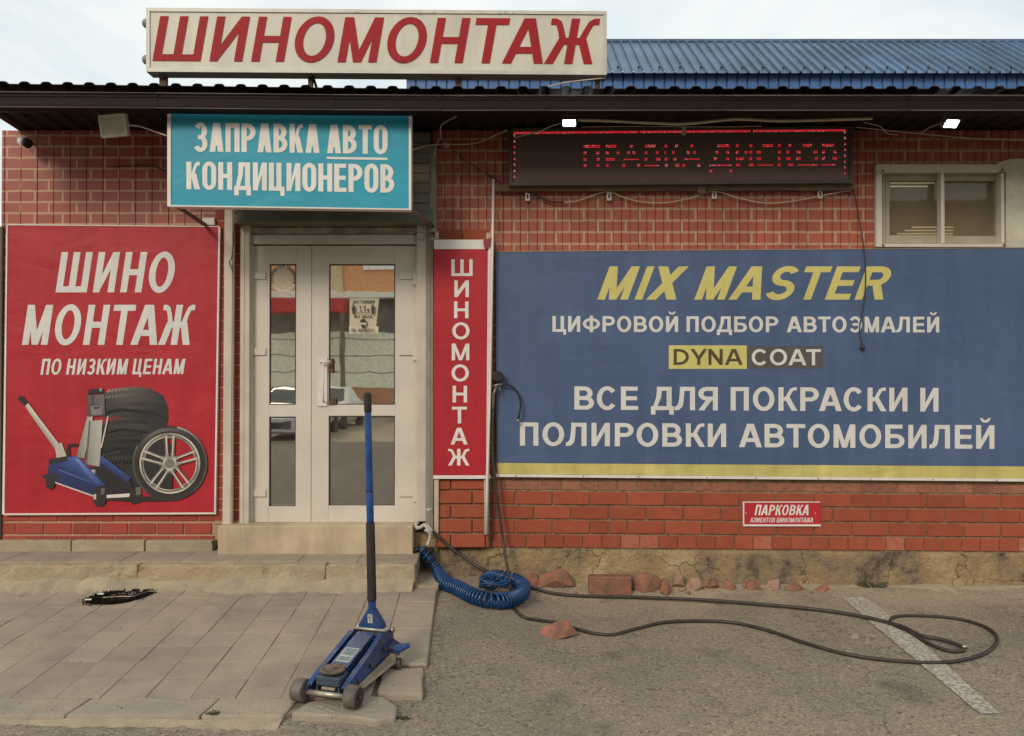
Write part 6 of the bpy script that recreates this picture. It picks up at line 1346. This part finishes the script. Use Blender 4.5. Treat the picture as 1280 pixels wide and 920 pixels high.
mb = MB(); mbox(mb, 405, 250, 428, 372, Dm - .2, 1); mb.done('pilaster', mat('yellow_brick', (.6, .48, .3), .8), ob)
mb = MB(); mbox(mb, 456, 326, 520, 337, Dm - .15, .2); mb.done('window', mat('pale_window', (.8, .8, .8), .4), ob)
mb = MB(); mbox(mb, 330, 372, 429, 389, Dm - 3, 1.5); mb.done('red_awning', mat('red_awning', (.5, .02, .02), .6), ob)
mb = MB(); mbox(mb, 424, 389, 429, 512, Dm - 3, .3); mb.done('awning_post', mat('brown_steel', (.16,)*3), ob)
def car(px0, px1, D, label, colr, front=True, cat='car'):
    z_ = 0; a = mir(px0, 500, D); b_ = mir(px1, 500, D); cx_ = (a.x + b_.x) / 2; wd = 1.78; y0 = a.y
    t = thing('parked_car', (cx_, y0, 0), label, cat); mb = MB()
    secs = [(0.0, .80, .30, .62), (.15, .86, .24, .74), (.9, .89, .22, .86), (1.25, .89, .2, .95), (2.0, .72, .2, 1.42), (3.0, .72, .2, 1.46), (3.7, .82, .22, 1.05), (4.15, .86, .26, .95), (4.3, .8, .34, .7)]
    vs = []
    for (l_, hw_, zb, zt_) in secs:
        zt2 = min(zt_, .92); hw2 = hw_ if zt_ < 1.1 else .89
        vs.append([mb.bm.verts.new(p) for p in ((cx_ - .85 * hw2, y0 - l_, zb), (cx_ - hw2, y0 - l_, .5), (cx_ - hw2 * .97, y0 - l_, zt2 * .93), (cx_ - hw_ * .82, y0 - l_, zt_), (cx_ + hw_ * .82, y0 - l_, zt_), (cx_ + hw2 * .97, y0 - l_, zt2 * .93), (cx_ + hw2, y0 - l_, .5), (cx_ + .85 * hw2, y0 - l_, zb))])
    for p, q in zip(vs, vs[1:]):
        for k in range(8): mb.bm.faces.new((p[k], p[(k+1) % 8], q[(k+1) % 8], q[k])).smooth = True
    mb.bm.faces.new(vs[0]); mb.bm.faces.new(vs[-1][::-1]); mb.done('body', colr, t)
    mb = MB(); mb.quad((cx_ - .7, y0 - 1.28, .99), (cx_ + .7, y0 - 1.28, .99), (cx_ + .57, y0 - 1.93, 1.40), (cx_ - .57, y0 - 1.93, 1.40)); mb.done('windscreen', mat('car_glass', (.02, .025, .03), .1), t)
    mb = MB(); mb.box((cx_ - .45, y0 - .05, .36), (cx_ + .45, y0 + .02, .55), .02); mb.done('grille', M_black, t)
    for s in (-1, 1):
        mb = MB(); mb.box((cx_ + s * .52, y0 - .12, .60), (cx_ + s * .8, y0 + .0, .72), .03); mb.done('headlight', mat('car_lamp', (.6, .6, .6), .2), t)
        for l_ in (.8, 3.5): mb = MB(); mb.lathe((cx_ + s * .72, y0 - l_, .31), (s, 0, 0), [(0, .30), (.02, .32), (.18, .32), (.2, .2)], 20); mb.done('wheel', M_black, t)
    return t
car(316, 366, 20, 'silver car parked across the yard with its bonnet towards the shop', mat('silver_paint', (.5, .5, .5), .3, metal=.4))
car(352, 430, 24.5, 'white car parked across the yard beside the silver one', mat('white_paint', (.72, .72, .7), .3))
car(300, 372, 31, 'dark car parked farther back across the yard', mat('dark_paint', (.03, .03, .035), .3))
car(482, 560, 31, 'grey car at the far right of the yard behind the camera', mat('grey_paint', (.3, .32, .34), .3))
